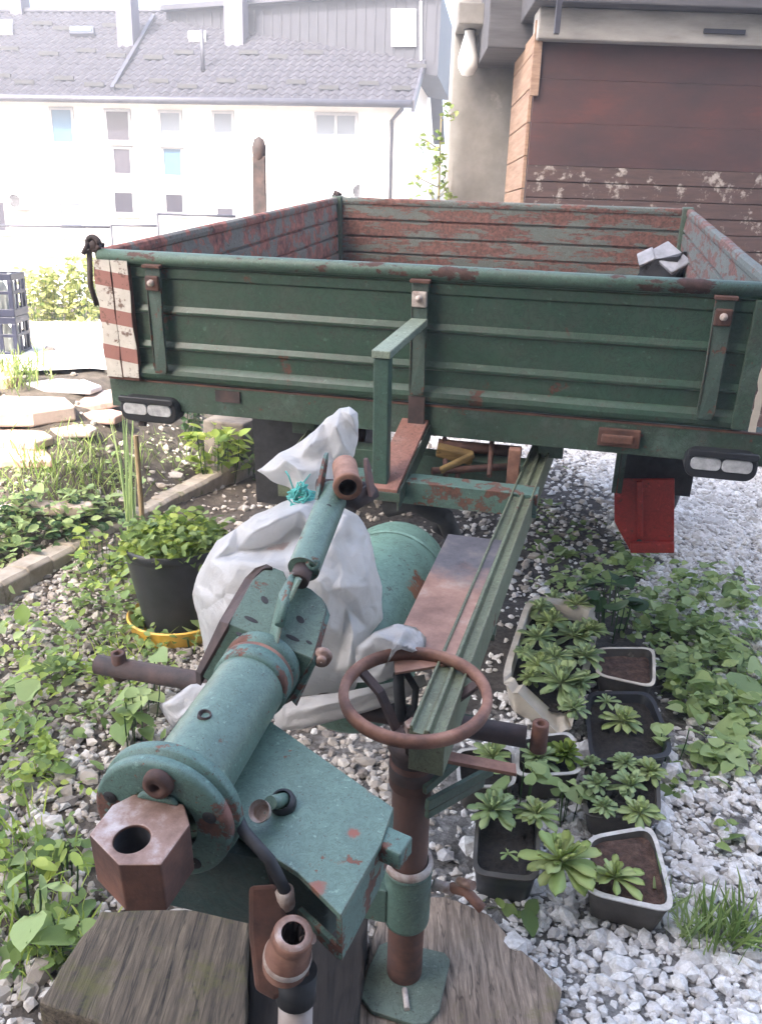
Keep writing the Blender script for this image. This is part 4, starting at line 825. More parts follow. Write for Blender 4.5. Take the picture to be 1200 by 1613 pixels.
MB().prism([LY(492, 1038, yb-.003), LY(514, 960, yt_-.008), LY(508, 943, yt_), LY(500, 1010, yb+.07), LY(462, 1105, yb+.02), LY(457, 1100, yb-.003)], (.005, .003, -.012)).build('side_cheek', TURQR, ub, bev=.001)
q = LY(507, 1034, yb+.02); mb = MB(); mb.lathe([(.001, .02), (.007, .02), (.009, .016), (.009, .01), (.015, .01), (.0175, 0)], (q[0], q[1], q[2]), (.25, -1, .1), n=20); mb.build('side_bolt', WORN, ub)
# inclined tube with yoke and rusty end
def X0(px, py, d): return L(px, py, d)
t0, t1 = L(478, 897, 1.40), L(528, 775, 1.56); dt = (t1-t0)/np.linalg.norm(t1-t0)
it = MB().tube([t0, t1], [.0275, .0275], 32).build('inclined_tube', TURQ, tr, autos=40)
MB().tube([t0-dt*.03, t0], .017, 20).build('tube_foot', RUSTD_M, it)
MB().tube([L(463, 905, 1.38), L(440, 985, 1.33)], .008, 10).build('tube_rod', TURQR, it)
q = L(517, 800, 1.49); MB().lathe([(.001, .002), (.006, .002), (.007, 0)], q, tuple(-(TR.T @ ray(517, 800))), n=14).build('bore', BLACK, it)
q = L(493, 888, 1.39); MB().lathe([(.006, .004), (.011, .004), (.013, 0)], q, tuple(-(TR.T @ ray(490, 888))), n=14).build('weld_boss', TURQR, it)
e0, e1 = L(548, 768, 1.5), L(541, 722, 1.6); de = (e1-e0)/np.linalg.norm(e1-e0)
mb = MB(); mb.lathe([(.017, 0), (.0265, .0), (.0275, .008), (.026, .012), (.024, .014), (.024, .085), (.015, .09)], e0, tuple(de), n=28); re_ = mb.build('rusty_tube_end', rough('orange_rust', (.13, .065, .045), (.38, .22, .15), 16, .8, .6, third=(.26, .13, .085)), it)
MB().lathe([(.0165, .0), (.0165, .07), (.001, .07)], e0, tuple(de), n=24).build('tube_bore', RUSTD_M, re_)
for (x, y0_, y1_, dd) in ((505, 714, 782, 1.55), (577, 722, 778, 1.58)):
    a, c2 = L(x+6 if x < 540 else x-4, y0_, dd+.02), L(x-6 if x < 540 else x+6, y1_, dd-.03)
    ax_ = np.array([1., 0, 0]); u = (c2-a); pts2 = []
    for k, w in ((0, .006), (.25, .014), (.6, .016), (1, .015)): pts2.append(a+u*k+np.array([0, w, 0]))
    for k, w in ((1, .015), (.6, .016), (.25, .014), (0, .006)): pts2.append(a+u*k-np.array([0, w, 0]))
    MB().prism(pts2, (.007, 0, 0)).build('yoke_ear', TURQR if x < 540 else RUSTY, it, bev=.001)
mb = MB(); mb.tube([L(500, 765, 1.56), L(585, 770, 1.6)], .014, 14); mb.tube([L(520, 775, 1.54), L(560, 790, 1.56), L(588, 772, 1.58)], .017, 12); mb.build('yoke_pin', RUSTD_M, it)
# rusty coupler hanging at the front with splined tube and pale pipe
k0_, k1_ = L(418, 1385, 1.05), L(428, 1545, 1.05)
cpl = MB().prism([L(392, 1395, 1.05), L(438, 1392, 1.05), L(452, 1440, 1.05), L(486, 1500, 1.05), L(488, 1545, 1.05), L(460, 1568, 1.05), L(430, 1575, 1.05), L(402, 1560, 1.05), L(392, 1470, 1.05)], TR.T @ (ray(430, 1480))*.045).build('coupler_fork', RUSTY, tr, bev=.006)
q0, q1 = L(462, 1470, 1.0), L(447, 1530, 1.05); dq = (q1-q0)/np.linalg.norm(q1-q0)
sp = MB(); nsp = 60; pf = []
sp.lathe([(.0145, 0), (.0235, 0), (.025, .004), (.025, .014), (.0235, .018), (.0265, .02), (.0265, .042), (.029, .045), (.029, .075)], q0, tuple(dq), n=32); st = sp.build('splined_socket', RUSTY2, cpl)
MB().lathe([(.0148, -.0008), (.0225, -.0008), (.0235, .002)], q0, tuple(dq), n=32).build('worn_lip', WORN, st)
MB().lathe([(.0293, .048), (.0305, .05), (.0305, .058), (.0293, .06)], q0, tuple(dq), n=32).build('retaining_ring', SCUFF, st)
mb = MB(); ax = dq; a_ = np.cross(ax, (0, 0, 1.)); a_ /= np.linalg.norm(a_); b_ = np.cross(ax, a_); vs = []
for t in (0.0005, .05):
    for k in range(nsp):
        r_ = .0145 if (k // 3) % 2 else .0118; an = 2*math.pi*k/nsp; vs.append(q0+ax*t+r_*(math.cos(an)*a_+math.sin(an)*b_))
mb.add(vs, [(k, (k+1) % nsp, nsp+(k+1) % nsp, nsp+k) for k in range(nsp)]+[tuple(nsp+k for k in range(nsp))]); mb.build('splines', RUSTD_M, st)
MB().tube([L(492, 1478, 1.01), L(478, 1480, 1.02)], .007, 10).build('grease_nipple', WORN, st)
MB().tube([L(468, 1528, 1.06), L(466, 1572, 1.07)], .026, 24).build('rubber_sleeve', BLACK, cpl)
MB().tube([L(466, 1566, 1.07), L(464, 1680, 1.09)], .0225, 24).build('pale_pipe', rough('pale_plastic_pipe', (.3, .24, .21), (.5, .43, .39), 9, .5, .2), cpl)
# black hose curving over the flange
hs = MB().tube([L(350, 1235, 1.16), L(362, 1262, 1.11), L(385, 1310, 1.06), L(425, 1355, 1.03), L(448, 1400, 1.05), L(458, 1450, 1.08)], .008, 12); hs.build('hose', BLACK, tr)
MB().tube([L(372, 1270, 1.13), L(392, 1325, 1.09), L(418, 1345, 1.08), L(432, 1390, 1.08), L(438, 1440, 1.1)], .0055, 10).build('hose', BLACK, tr)
mb = MB(); mb.lathe([(.009, 0), (.012, .003), (.012, .03), (.009, .034)], L(448, 1400, 1.05), tuple(L(452, 1435, 1.07)-L(448, 1400, 1.05)), n=14); mb.build('hose_ferrule', SCUFF, cpl)
# black straps seen through the hand wheel
mb = MB(); mb.tube([L(627, 1040, 1.62), L(628, 1080, 1.6), L(632, 1135, 1.6)], .011, 12); mb.tube([L(640, 1060, 1.62), L(655, 1085, 1.6), L(652, 1115, 1.6), L(638, 1130, 1.6)], .007, 10); mb.build('rubber_strap', BLACK, tr)
# ================================================================ timbers under the drawbar
def timber(corners, h, mat, name, label, z0=0., bev=.006):
    """corners: top face outline in world xy"""
    rr_ = random.Random(len(label)); cc_ = []
    for i in range(len(corners)):
        a, b_ = np.array(corners[i]), np.array(corners[(i+1) % len(corners)]); cc_.append(a); k_ = max(1, int(np.linalg.norm(b_-a)/.035))
        for j in range(1, k_): cc_.append(a+(b_-a)*j/k_+np.array([rr_.uniform(-1, 1), rr_.uniform(-1, 1)])*.0035)
    corners = cc_; mb = MB(); ps = [np.array([x, y, h]) for x, y in corners]; mb.prism(ps, (0, 0, z0-h)); c = sum(ps)/len(ps)
    mb.v = [tuple(np.array(v)-np.array([c[0], c[1], 0])) for v in mb.v]
    o = mb.build(name, mat, bev=bev); o.location = (c[0], c[1], 0); 
    bmq = bmesh.new(); bmq.from_mesh(o.data); bmesh.ops.subdivide_edges(bmq, edges=bmq.edges, cuts=3, use_grid_fill=True)
    for v_ in bmq.verts:
        v_.co += Vector(noise.noise_vector(v_.co*14))*.004
    bmq.to_mesh(o.data); bmq.free(); return tag(o, label, 'timber')
zt = .17
c4 = [PYZ for PYZ in []]
def W_(px, py, z): r = ray(px, py); q = CC+r*((z-H0)/r[2]); return (q[0], q[1])
o = timber([W_(158, 1432, zt), W_(395, 1432, zt), W_(380, 1700, zt), W_(235, 1640, zt), W_(62, 1578, zt)], zt, WOODL, 'wooden_beam', 'thick mossy wooden beam under the towing eye at lower left')
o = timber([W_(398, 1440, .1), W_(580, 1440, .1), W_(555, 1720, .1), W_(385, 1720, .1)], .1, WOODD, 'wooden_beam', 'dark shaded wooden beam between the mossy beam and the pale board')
o = timber([W_(600, 1415, .033), W_(700, 1412, .033), W_(770, 1440, .033), W_(885, 1555, .033), W_(862, 1680, .033), W_(545, 1690, .033)], .033, WOODR, 'wooden_board', 'weathered pale wooden board under the green foot plate of the jack')
# ================================================================ plastic sack tied with teal twine
def foil(name, c1, tr_, r=.35):
    m, n, l, b = newmat(name); v = tc(n)
    l.new(mix(n, l, ramp(n, l, noi(n, l, v, 7, 6, .65), [(.42, g(0)), (.75, g(.55))]), c1, (.45, .38, .33)), b.inputs['Base Color']); b.inputs['Roughness'].default_value = r
    t = n.new('ShaderNodeBsdfTranslucent'); t.inputs[0].default_value = (.75, .74, .72, 1); mx = n.new('ShaderNodeMixShader'); mx.inputs[0].default_value = tr_
    l.new(b.outputs[0], mx.inputs[1]); l.new(t.outputs[0], mx.inputs[2]); l.new(mx.outputs[0], n['Material Output'].inputs[0])
    w = n.new('ShaderNodeTexVoronoi'); w.feature = 'DISTANCE_TO_EDGE'; w.inputs['Scale'].default_value = 17
    vm = n.new('ShaderNodeVectorMath'); vm.operation = 'ADD'; ns = n.new('ShaderNodeTexNoise'); ns.inputs['Scale'].default_value = 9; l.new(v, ns.inputs['Vector']); sc2 = n.new('ShaderNodeVectorMath'); sc2.operation = 'SCALE'; sc2.inputs['Scale'].default_value = .12; l.new(ns.outputs['Color'], sc2.inputs[0]); l.new(v, vm.inputs[0]); l.new(sc2.outputs[0], vm.inputs[1]); l.new(vm.outputs[0], w.inputs['Vector'])
    a_ = n.new('ShaderNodeMath'); a_.operation = 'MULTIPLY_ADD'; a_.inputs[1].default_value = .6; l.new(noi(n, l, v, 26, 6, .7, dist=1.2), a_.inputs[0]); l.new(w.outputs['Distance'], a_.inputs[2])
    bump(n, l, b, a_.outputs[0], .7, .014); return m
SACK = foil('white_plastic_film', (.66, .65, .64), .42, .28)
def pillow(outline, d0, th, ax=0., ay=0., c=None, rings=16, m_=96, amp=.02, seed=1, creases=(), pw=.5):
    """closed bag: an outline with its own distance, depth and folds"""
    o = np.array(outline, float); c = np.array(c if c is not None else o.mean(0), float)
    e = np.vstack([o, o[:1]]); sl = np.linalg.norm(np.diff(e, axis=0), axis=1); cs = np.concatenate([[0], np.cumsum(sl)]); t = np.linspace(0, cs[-1], m_, endpoint=False)
    ring = np.stack([np.interp(t, cs, e[:, 0]), np.interp(t, cs, e[:, 1])], 1)
    V = []; r = random.Random(seed); ks = [(r.uniform(0, math.pi), r.uniform(.012, .035), r.uniform(0, 6)) for _ in range(5)]
    def disp(p):
        s = 0
        for a, k, f in ks: s += abs(math.sin((p[0]*math.cos(a)+p[1]*math.sin(a))*k + f + 1.6*noise.noise(Vector((p[0]*.012, p[1]*.012, f)))))
        s = s/len(ks)-.6
        for (x0, y0, x1, y1, A_, w_) in creases:
            d = np.array([x1-x0, y1-y0], float); L_ = np.linalg.norm(d); d /= L_; q = np.array(p)-(x0, y0); tt = q@d; qq = abs(q@np.array([-d[1], d[0]]))
            if -10 < tt < L_+10: s += A_*max(0, 1-qq/w_)*math.sin(math.pi*min(1, max(0, (tt+10)/(L_+20))))
        return s
    for side in (1, -1):
        for i in range(rings+1):
            f = i/rings
            for k in range(m_):
                p = c+(ring[k]-c)*f; b_ = (1-f**2.4)**pw; 
                dd = d0+ax*(p[0]-c[0])+ay*(p[1]-c[1])-side*(th*b_)-side*amp*disp(p)*min(1, (1-f)*4+.12)
                V.append(P(p[0], p[1], dd))
    Fc = []
    n1 = (rings+1)*m_
    for sd_ in (0, 1):
        for i in range(rings):
            for k in range(m_):
                a = sd_*n1+i*m_+k; b2 = sd_*n1+i*m_+(k+1) % m_; q = (a, b2, b2+m_, a+m_); Fc.append(q if sd_ else q[::-1])
    for k in range(m_):
        a = rings*m_+k; b2 = rings*m_+(k+1) % m_; Fc.append((a, b2, n1+b2, n1+a))
    return np.array(V), np.array(Fc)
parts = []
def draped(outline, inner, dback, dfront_edge, seed, sm_it=1, rough_=.006):
    """a bag whose planes and folds are given point by point; closed at the back"""
    from mathutils.geometry import delaunay_2d_cdt
    n = len(outline); pts = [Vector(p[:2]) for p in outline]+[Vector(p[:2]) for p in inner]; dep = [dfront_edge]*n+[p[2] for p in inner]
    vv, ee, ff, ov, _, _ = delaunay_2d_cdt(pts, [(i, (i+1) % n) for i in range(n)], [], 1, 1e-4)
    D = [dep[o[0]] if o else dfront_edge for o in ov]
    bm = bmesh.new(); F_ = [bm.verts.new(P(v.x, v.y, d)) for v, d in zip(vv, D)]
    B_ = [bm.verts.new(P(v.x, v.y, dback+(dback-dfront_edge)*1.0)) if not (o and o[0] < n) else f for v, o, f in zip(vv, ov, F_)]
    for f in ff:
        bm.faces.new([F_[i] for i in f])
        try: bm.faces.new([B_[i] for i in reversed(f)])
        except ValueError: pass
    bmesh.ops.subdivide_edges(bm, edges=bm.edges[:], cuts=7, use_grid_fill=True)
    for _ in range(sm_it): bmesh.ops.smooth_vert(bm, verts=bm.verts, factor=.5, use_axis_x=True, use_axis_y=True, use_axis_z=True)
    for v in bm.verts:
        q = v.co.copy(); tow = (Vector(CC)-q).normalized(); w_ = q+noise.noise_vector(q*5+Vector((seed, 1, 2)))*.06
        rg = (.5-abs(noise.noise(w_*9+Vector((seed, 0, 0)))))*.016+(.5-abs(noise.noise(w_*21)))*.008+(.5-abs(noise.noise(w_*44)))*.003
        v.co = q+tow*(rg-.008)+noise.noise_vector(q*22+Vector((seed, 0, 0)))*rough_+noise.noise_vector(q*60)*rough_*.35
    bmesh.ops.triangulate(bm, faces=bm.faces[:]); bm.verts.index_update(); V = np.array([v.co[:] for v in bm.verts]); Fc = np.array([[v.index for v in f.verts] for f in bm.faces]); bm.free(); return V, Fc
parts.append(draped([(478, 780), (505, 786), (545, 800), (566, 812), (583, 840), (590, 870), (602, 925), (603, 975), (583, 1000), (574, 1040), (562, 1085), (535, 1110), (470, 1130), (400, 1140), (345, 1105), (325, 1050), (316, 1000), (303, 935), (306, 915), (330, 868), (340, 852), (372, 832), (400, 812), (440, 792)],
  [(410, 864, 1.71), (440, 852, 1.73), (466, 830, 1.74), (372, 868, 1.70), (335, 884, 1.66), (380, 884, 1.60), (420, 886, 1.585), (455, 884, 1.60), (320, 940, 1.67), (345, 940, 1.62), (385, 940, 1.60), (345, 1000, 1.63), (390, 1000, 1.60), (340, 1055, 1.67),
   (400, 838, 1.64), (440, 818, 1.64), (360, 858, 1.67), (470, 803, 1.67), (545, 812, 1.66), (522, 850, 1.63), (505, 890, 1.60), (500, 915, 1.58), (540, 898, 1.62), (575, 888, 1.66), (588, 860, 1.72), (562, 848, 1.69), (582, 922, 1.66), (540, 926, 1.595), (515, 932, 1.585), (560, 942, 1.64), (545, 955, 1.66), (592, 955, 1.70),
   (520, 990, 1.62), (540, 1000, 1.67), (558, 1000, 1.63), (578, 990, 1.71), (530, 1060, 1.66), (550, 1050, 1.62), (500, 1000, 1.65), (480, 950, 1.60), (470, 1010, 1.62), (430, 1050, 1.62), (500, 850, 1.68), (400, 1090, 1.66)], 1.80, 1.76, 3, 1, .003))
parts.append(draped([(404, 742), (440, 715), (478, 692), (510, 662), (535, 643), (550, 640), (562, 650), (565, 690), (556, 722), (540, 748), (505, 775), (488, 788), (470, 786), (455, 768), (425, 756)],
  [(430, 737, 1.80), (450, 725, 1.76), (460, 750, 1.80), (475, 720, 1.80), (490, 700, 1.75), (500, 740, 1.76), (480, 765, 1.76), (515, 690, 1.80), (530, 670, 1.75), (540, 700, 1.76), (525, 725, 1.80), (545, 660, 1.80), (552, 655, 1.76), (550, 690, 1.80), (505, 715, 1.80), (510, 760, 1.78), (470, 740, 1.75)], 1.86, 1.83, 8, 1, .005))
parts.append(pillow([(330, 1075), (300, 1078), (262, 1105), (250, 1110), (258, 1125), (272, 1148), (290, 1138), (318, 1110), (350, 1095), (360, 1080)], 1.62, .012, amp=.012, seed=3, m_=48, rings=8, creases=((355, 1085, 268, 1140, .9, 8),)))
parts.append(pillow([(430, 1120), (470, 1098), (540, 1090), (600, 1078), (668, 1062), (672, 1078), (640, 1100), (590, 1118), (530, 1135), (470, 1150), (435, 1150)], 1.66, .012, amp=.02, seed=7, m_=64, rings=8, creases=((440, 1130, 660, 1072, .9, 10),)))
parts.append(pillow([(560, 1020), (590, 995), (625, 982), (655, 988), (672, 1005), (668, 1030), (640, 1060), (600, 1075), (560, 1075)], 1.62, .022, amp=.045, creases=((590, 1000, 665, 1030, 1., 8), (600, 1060, 640, 990, 1., 8)), seed=12, m_=60, rings=8))
sack = empty('plastic_sack', P(455, 1130, 1.72)); tag(sack, 'white plastic sack tied with teal twine, wrapped over the drawbar machinery', 'sack')
so_ = np.array(sack.location); parts = [(V-so_, Fc) for V, Fc in parts]; merge('film', parts, SACK, sack)
patch_at(SACK, tuple(P(440, 866, 1.69)-so_), .03, (.45, .27, .22), 30)
TW = rough('teal_twine', (.05, .3, .27), (.12, .5, .45), 30, .7, .2)
mb = MB(); r = random.Random(3); cx, cy = 480, 783
for k in range(6): 
    mb.tube([P(455+r.uniform(-3, 3), 776+k*3, 1.77), P(468, 771+k*4+r.uniform(-3, 3), 1.735), P(482, 772+k*4, 1.725), P(500+r.uniform(-3, 3), 776+k*3, 1.76)], .0022, 6)
for k in range(16):
    a = r.uniform(0, 6.3); q = [P(472+r.uniform(-8, 8), 775+r.uniform(-6, 10), 1.73)]
    for s in range(4): q.append(P(472+math.cos(a+s*.9)*r.uniform(4, 20), 780+math.sin(a+s*.7)*r.uniform(5, 24), 1.73-.006*s))
    mb.tube(q, .0018, 6)
mb.tube([P(462, 770, 1.75), P(455, 750, 1.76), P(450, 742, 1.76)], .002, 6); mb.tube([P(470, 770, 1.75), P(490, 745, 1.76)], .0016, 6)
for k in range(0): mb.tube([P(466+k*2, 795, 1.72), P(455+k*3, 815+k*2, 1.70), P(450+k, 830+r.uniform(-8, 6), 1.69)], .0016, 6)
mb.v = [tuple(np.array(v)-so_) for v in mb.v]; mb.build('twine', TW, sack)
# pink stained inner cloth showing at the fold
# ================================================================ pots and tubs
def onz(px, py, z):
    r = ray(px, py); d = (z-H0)/r[2]; return CC+r*d
def tub(name, rim, h, body, soil, label, cat, rimmat=None, taper=.86, depth=.02, wall=.004, power=.35, notch=None, sub=28, group=None):
    R = [onz(x, y, h) for x, y in rim]; c = sum(R)/4; n4 = 4*sub//4
    def loop(sc, z, j=0, ex=0):
        out = []
        for i in range(4):
            for k in range(n4//4*1 or 1): pass
        N = sub
        for i in range(N):
            a = 2*math.pi*(i+.5)/N - math.pi*.75
            cx_, sx_ = math.cos(a), math.sin(a); e = power
            u = math.copysign(abs(cx_)**e, cx_); v = math.copysign(abs(sx_)**e, sx_); m_ = max(abs(u), abs(v)); u /= max(m_, 1e-6); v /= max(m_, 1e-6)
            rr_ = (abs(u)**6+abs(v)**6)**(-1/6); u *= rr_; v *= rr_
            # bilinear: rim order TL,TR,BR,BL in the picture
            s, t = (u+1)/2, (1-v)/2; q = (R[0]*(1-s)+R[1]*s)*(1-t)+(R[3]*(1-s)+R[2]*s)*t
            p = c+(q-c)*sc; zz = z
            if notch and z > h*.6: zz = z - notch(s, t)*h
            out.append(np.array([p[0]-c[0], p[1]-c[1], zz]))
        return out
    mb = MB(); ws = 1-wall*2/max(.05, np.linalg.norm(R[1]-R[0])/2)
    ls = [loop(taper*.93, 0), loop(taper, .006), loop(1-.35*(1-taper), h*.65), loop(1, h-.006), loop(1.03, h-.004), loop(1.035, h), loop(ws, h), loop(ws*(1-(1-taper)*.4), h*.55)]
    N = sub; vs = [p for q in ls for p in q]; fs = [(i*N+k, i*N+(k+1) % N, (i+1)*N+(k+1) % N, (i+1)*N+k) for i in range(len(ls)-1) for k in range(N)]+[tuple(range(N))]
    mb.add(vs, fs, 0, True); mb.mi = [1 if 4*N <= i < 6*N else 0 for i in range(len(fs))]
    o = mb.build(name, [body, rimmat or body], autos=50); gz = float(hgt(c[0], c[1])); o.location = (c[0], c[1], 0.0)
    # soil: a lumpy disc
    sl_ = loop(ws*.985, 0); vs = []; K = 9; r = random.Random(int(c[0]*1000))
    for i in range(K+1):
        for p in sl_: 
            f = i/K; q = p*f; vs.append((q[0], q[1], h-depth-.0+.009*noise.noise(Vector((q[0]*26, q[1]*26, c[0]*10)))*(1 if i < K else .3)+.006*noise.noise(Vector((q[0]*90, q[1]*90, 3)))))
    MB().add(vs, [(i*N+k, i*N+(k+1) % N, (i+1)*N+(k+1) % N, (i+1)*N+k) for i in range(K) for k in range(N)], 0, True).build('soil', soil, o)
    return tag(o, label, cat, group), c
def ntch(s, t):    # broken front wall of the long trough
    if t > .93: return float(.0 if s < .35 else (.3 if s < .62 else .55))+.05*math.sin(s*40)
    if t < .2 and s < .6: return -.0
    if s > .9: return .35
    return 0.
tub('planter_trough', [(832, 938), (948, 955), (905, 1128), (787, 1078)], .13, CREAM, SOIL, 'long cream plastic trough with a broken front wall, full of rosettes, beside the drawbar', 'planter', CREAM, .84, .05, wall=.009, power=.25, notch=ntch, sub=64)
tub('plant_tub', [(940, 1020), (1030, 1020), (1031, 1083), (938, 1062)], .09, GREYP, SOILB, 'small brown rimmed tub of bare soil under the large heart shaped leaves', 'planter', CREAM, .82, .03)
tub('plant_tub', [(922, 1090), (1025, 1090), (1062, 1190), (930, 1203)], .09, PLASTB, SOIL, 'square black tub with one medium rosette and a small one', 'planter', PLASTB, .85, .028)
tub('plant_tub', [(815, 1163), (900, 1152), (917, 1218), (812, 1222)], .10, GREYP, SOIL, 'white rimmed tub just below the stub of the dark cross shaft', 'planter', RIMW, .84, .02)
tub('plant_tub', [(922, 1200), (1035, 1196), (1040, 1290), (918, 1285)], .085, GREYP, SOIL, 'crowded rectangular tub of rosettes directly behind the tub of reddish crumbled soil', 'planter', GREYP, .85, .018)
tub('plant_tub', [(752, 1275), (850, 1270), (848, 1388), (744, 1375)], .10, PLASTB, SOIL, 'black tub of dark soil with white flecks, nearest the pale wooden board', 'planter', GREYP, .84, .022)
tub('plant_tub', [(925, 1318), (1028, 1300), (1064, 1438), (922, 1405)], .10, GREYP, SOILB, 'nearest grey tub with chalky rim and reddish crumbled soil holding one rosette', 'planter', RIMW, .8, .016)
tub('plant_tub', [(718, 1180), (809, 1176), (812, 1238), (722, 1240)], .09, GREYP, SOIL, 'low tub partly hidden by the rusty flat lever beside the white rimmed tub', 'planter', RIMW, .85, .02)
def spoon(n=6, thick=.1):
    ys = np.array([0, .3, .55, .78, .93, 1.0]); w = [.07, .1, .16, .2, .15, .05]; vs = []; fs = []
    for y, ww in zip(ys, w): vs += [(-ww, y, .05), (0, y, -.02), (ww, y, .05), (0, y, -.02-thick*(1-.6*y))]
    for i in range(n-1):
        a, b_ = 4*i, 4*(i+1); fs += [(a, a+1, b_+1, b_), (a+1, a+2, b_+2, b_+1), (a+2, a+3, b_+3, b_+2), (a+3, a, b_, b_+3)]
    return np.array(vs), np.array(fs)
SPV, SPF = spoon()
nros = [0]; L_SUC2 = leafmat('houseleek_leaf_yellowish', [(.36, .46, .16), (.46, .55, .22), (.55, .62, .3), (.3, .42, .16)], .25, .42)
def rosette(px, py, wpx, z, label, mat=L_SUC, name='houseleek', group=None, rings=4, per=14, open_=1., seed=None):
    seed = nros[0]; nros[0] += 1; r = random.Random(seed+50); open_ *= r.uniform(.75, 1.25); per += r.choice([-2, 0, 1]); mat = L_SUC2 if mat is L_SUC and seed % 3 == 1 else mat; c = onz(px, py, z); d = (c-CC)@CR[2]; R = wpx/2*d/F*1.14
    Vs = []; Fs = []; o = 0
    for i in range(rings):
        f = 1-i/rings*.72; el = rad(8+i/(rings-1)*62*open_+r.uniform(-4, 4))
        k_ = per-i if i < rings-1 else per-3
        for k in range(k_):
            if r.random() < .14: continue
            a = 2*math.pi*(k+.5*(i % 2))/k_+r.uniform(-.22, .22); s = R*f*r.uniform(.7, 1.15); e2 = el+rad(r.uniform(-14, 14)); V = SPV*np.array([s*1.0, s, s*.9])
            V[:, 2] += -.22*s*(SPV[:, 1]**2)*(1 if i < 2 else -.3)
            ce, se = math.cos(e2), math.sin(e2); V = np.stack([V[:, 0], V[:, 1]*ce-V[:, 2]*se, V[:, 1]*se+V[:, 2]*ce], 1)
            V[:, 1] += R*.04; ca, sa = math.cos(a), math.sin(a); V = np.stack([V[:, 0]*ca-V[:, 1]*sa, V[:, 0]*sa+V[:, 1]*ca, V[:, 2]+R*(.05+.06*i)], 1); Vs.append(V); Fs.append(SPF+o); o += len(V)
    ob = npmesh(name, np.concatenate(Vs), np.concatenate(Fs), mat, None, True); ob.location = c; return tag(ob, label, 'succulent', group)
trg = 'rosettes crowded in the long trough'
tl_ = 'green rosette crowded among others in the long broken cream trough'
for (x, y, w, lb) in ((846, 1003, 60, 'large rosette by the left wall of the long cream trough, halfway down'), (868, 978, 52, 'middling rosette in the centre of the long cream trough, upper half'), (901, 1005, 64, 'large rosette in the middle of the long cream trough, right of centre'),
    (876, 1038, 56, 'rosette just above the biggest one in the long cream trough'), (850, 1050, 56, 'rosette near the lower left wall of the long cream trough'), (922, 1035, 60, 'rosette at the right edge of the long cream trough beside the small brown tub'),
    (886, 1082, 84, 'biggest palest rosette at the near end of the long cream trough'), (835, 1070, 40, 'small rosette in the near left corner of the long cream trough'), (915, 1078, 52, 'rosette in the near right corner of the long cream trough'), (848, 962, 44, 'small rosette near the far left wall of the long cream trough'),
    (928, 992, 50, 'rosette under the large heart shaped vine leaves in the long cream trough'), (905, 1113, 44, 'small rosette spilling over the broken front of the long cream trough'), (872, 943, 42, 'small rosette at the far end of the long cream trough'), (908, 958, 46, 'rosette at the far right corner of the long cream trough'), (826, 1030, 36, 'small rosette pressed against the left wall of the long cream trough')):
    rosette(x+rnd.uniform(-4, 4), y+rnd.uniform(-4, 4), w, .1+rnd.uniform(0, .03), lb, group=trg)
rosette(954, 1106, 34, .08, 'small pale rosette at the back of the square black tub', per=7, rings=3)
rosette(979, 1138, 60, .085, 'medium pale green rosette in the middle of the square black tub')
rosette(848, 1196, 60, .105, 'green rosette at the left of the white rimmed tub below the shaft stub')
rosette(890, 1190, 56, .105, 'yellowish brown rosette at the right of the white rimmed tub', mat=L_BR)
rosette(775, 1195, 62, .1, 'green rosette in the low tub beyond the rusty flat lever')
g6 = 'rosettes in the crowded rectangular tub'; l6 = 'green rosette in the crowded rectangular tub behind the reddish soil tub'
for (x, y, w, lb) in ((992, 1240, 58, 'pale rosette in the middle of the crowded rectangular tub'), (940, 1237, 46, 'rosette at the left wall of the crowded rectangular tub'), (1006, 1283, 60, 'rosette at the near right corner of the crowded rectangular tub'), (951, 1272, 42, 'rosette at the near left corner of the crowded rectangular tub'),
    (985, 1203, 44, 'small rosette at the far middle of the crowded rectangular tub'), (1024, 1216, 46, 'rosette at the far right corner of the crowded rectangular tub'), (931, 1204, 36, 'smallest rosette at the far left corner of the crowded rectangular tub')): rosette(x, y, w, .1, lb, group=g6)
rosette(775, 1278, 72, .13, 'pale green rosette at the back left of the black tub near the wooden board')
rosette(845, 1285, 66, .13, 'green rosette at the back right of the black tub near the wooden board')
rosette(882, 1362, 118, .15, 'largest yellow green rosette, standing between the two nearest tubs', mat=L_SUY, rings=5, per=11, open_=1.1)
rosette(968, 1384, 74, .105, 'single pale rosette in the nearest tub of reddish soil', mat=L_SUY, per=9)
rosette(800, 1345, 30, .1, 'tiny green plantlet on the dark soil of the nearest black tub', rings=2, per=5)
# heart leaved vine plants (one object each)
def patch(name, label, cat, pxs, n, size, kind, mat, hr, seed, tilt=.5, group=None, kindtag=None, stems=True, zf=None, stemmat=None, up=None):
    """plant standing on the ground inside a picture patch (polygon centre, radii): leaves on thin stems"""
    r = np.random.default_rng(seed); cx, cy, rx, ry = pxs; a = r.uniform(0, 6.283, n); q = np.sqrt(r.uniform(0, 1, n)); pts = []
    for i in range(n):
        gq = G(cx+rx*q[i]*math.cos(a[i]), cy+ry*q[i]*math.sin(a[i])); pts.append(gq)
    pts = np.array(pts); c = G(cx, cy); z0 = pts[:, 2].copy(); hh = r.uniform(hr[0], hr[1], n); pts[:, 2] += hh
    if zf is not None: pts[:, 2] = zf+hh
    root = empty(name, c); rel = pts-c
    leaves('foliage', rel, size*r.uniform(.6, 1.25, n), kind, mat, root, tilt, seed=seed)
    if stems:
        mb = MB(); sel = r.choice(n, min(n, 40), replace=False)
        for i in sel: mb.tube([(rel[i][0]*.75, rel[i][1]*.75, rel[i][2]-hh[i]-.0), (rel[i][0]*.95, rel[i][1]*.95, rel[i][2]-hh[i]*.4), rel[i]], .0013*max(1, size/.04), 5, cap=False)
        mb.build('stems', stemmat or L_DK, root)
    return tag(root, label, cat, group, kindtag)
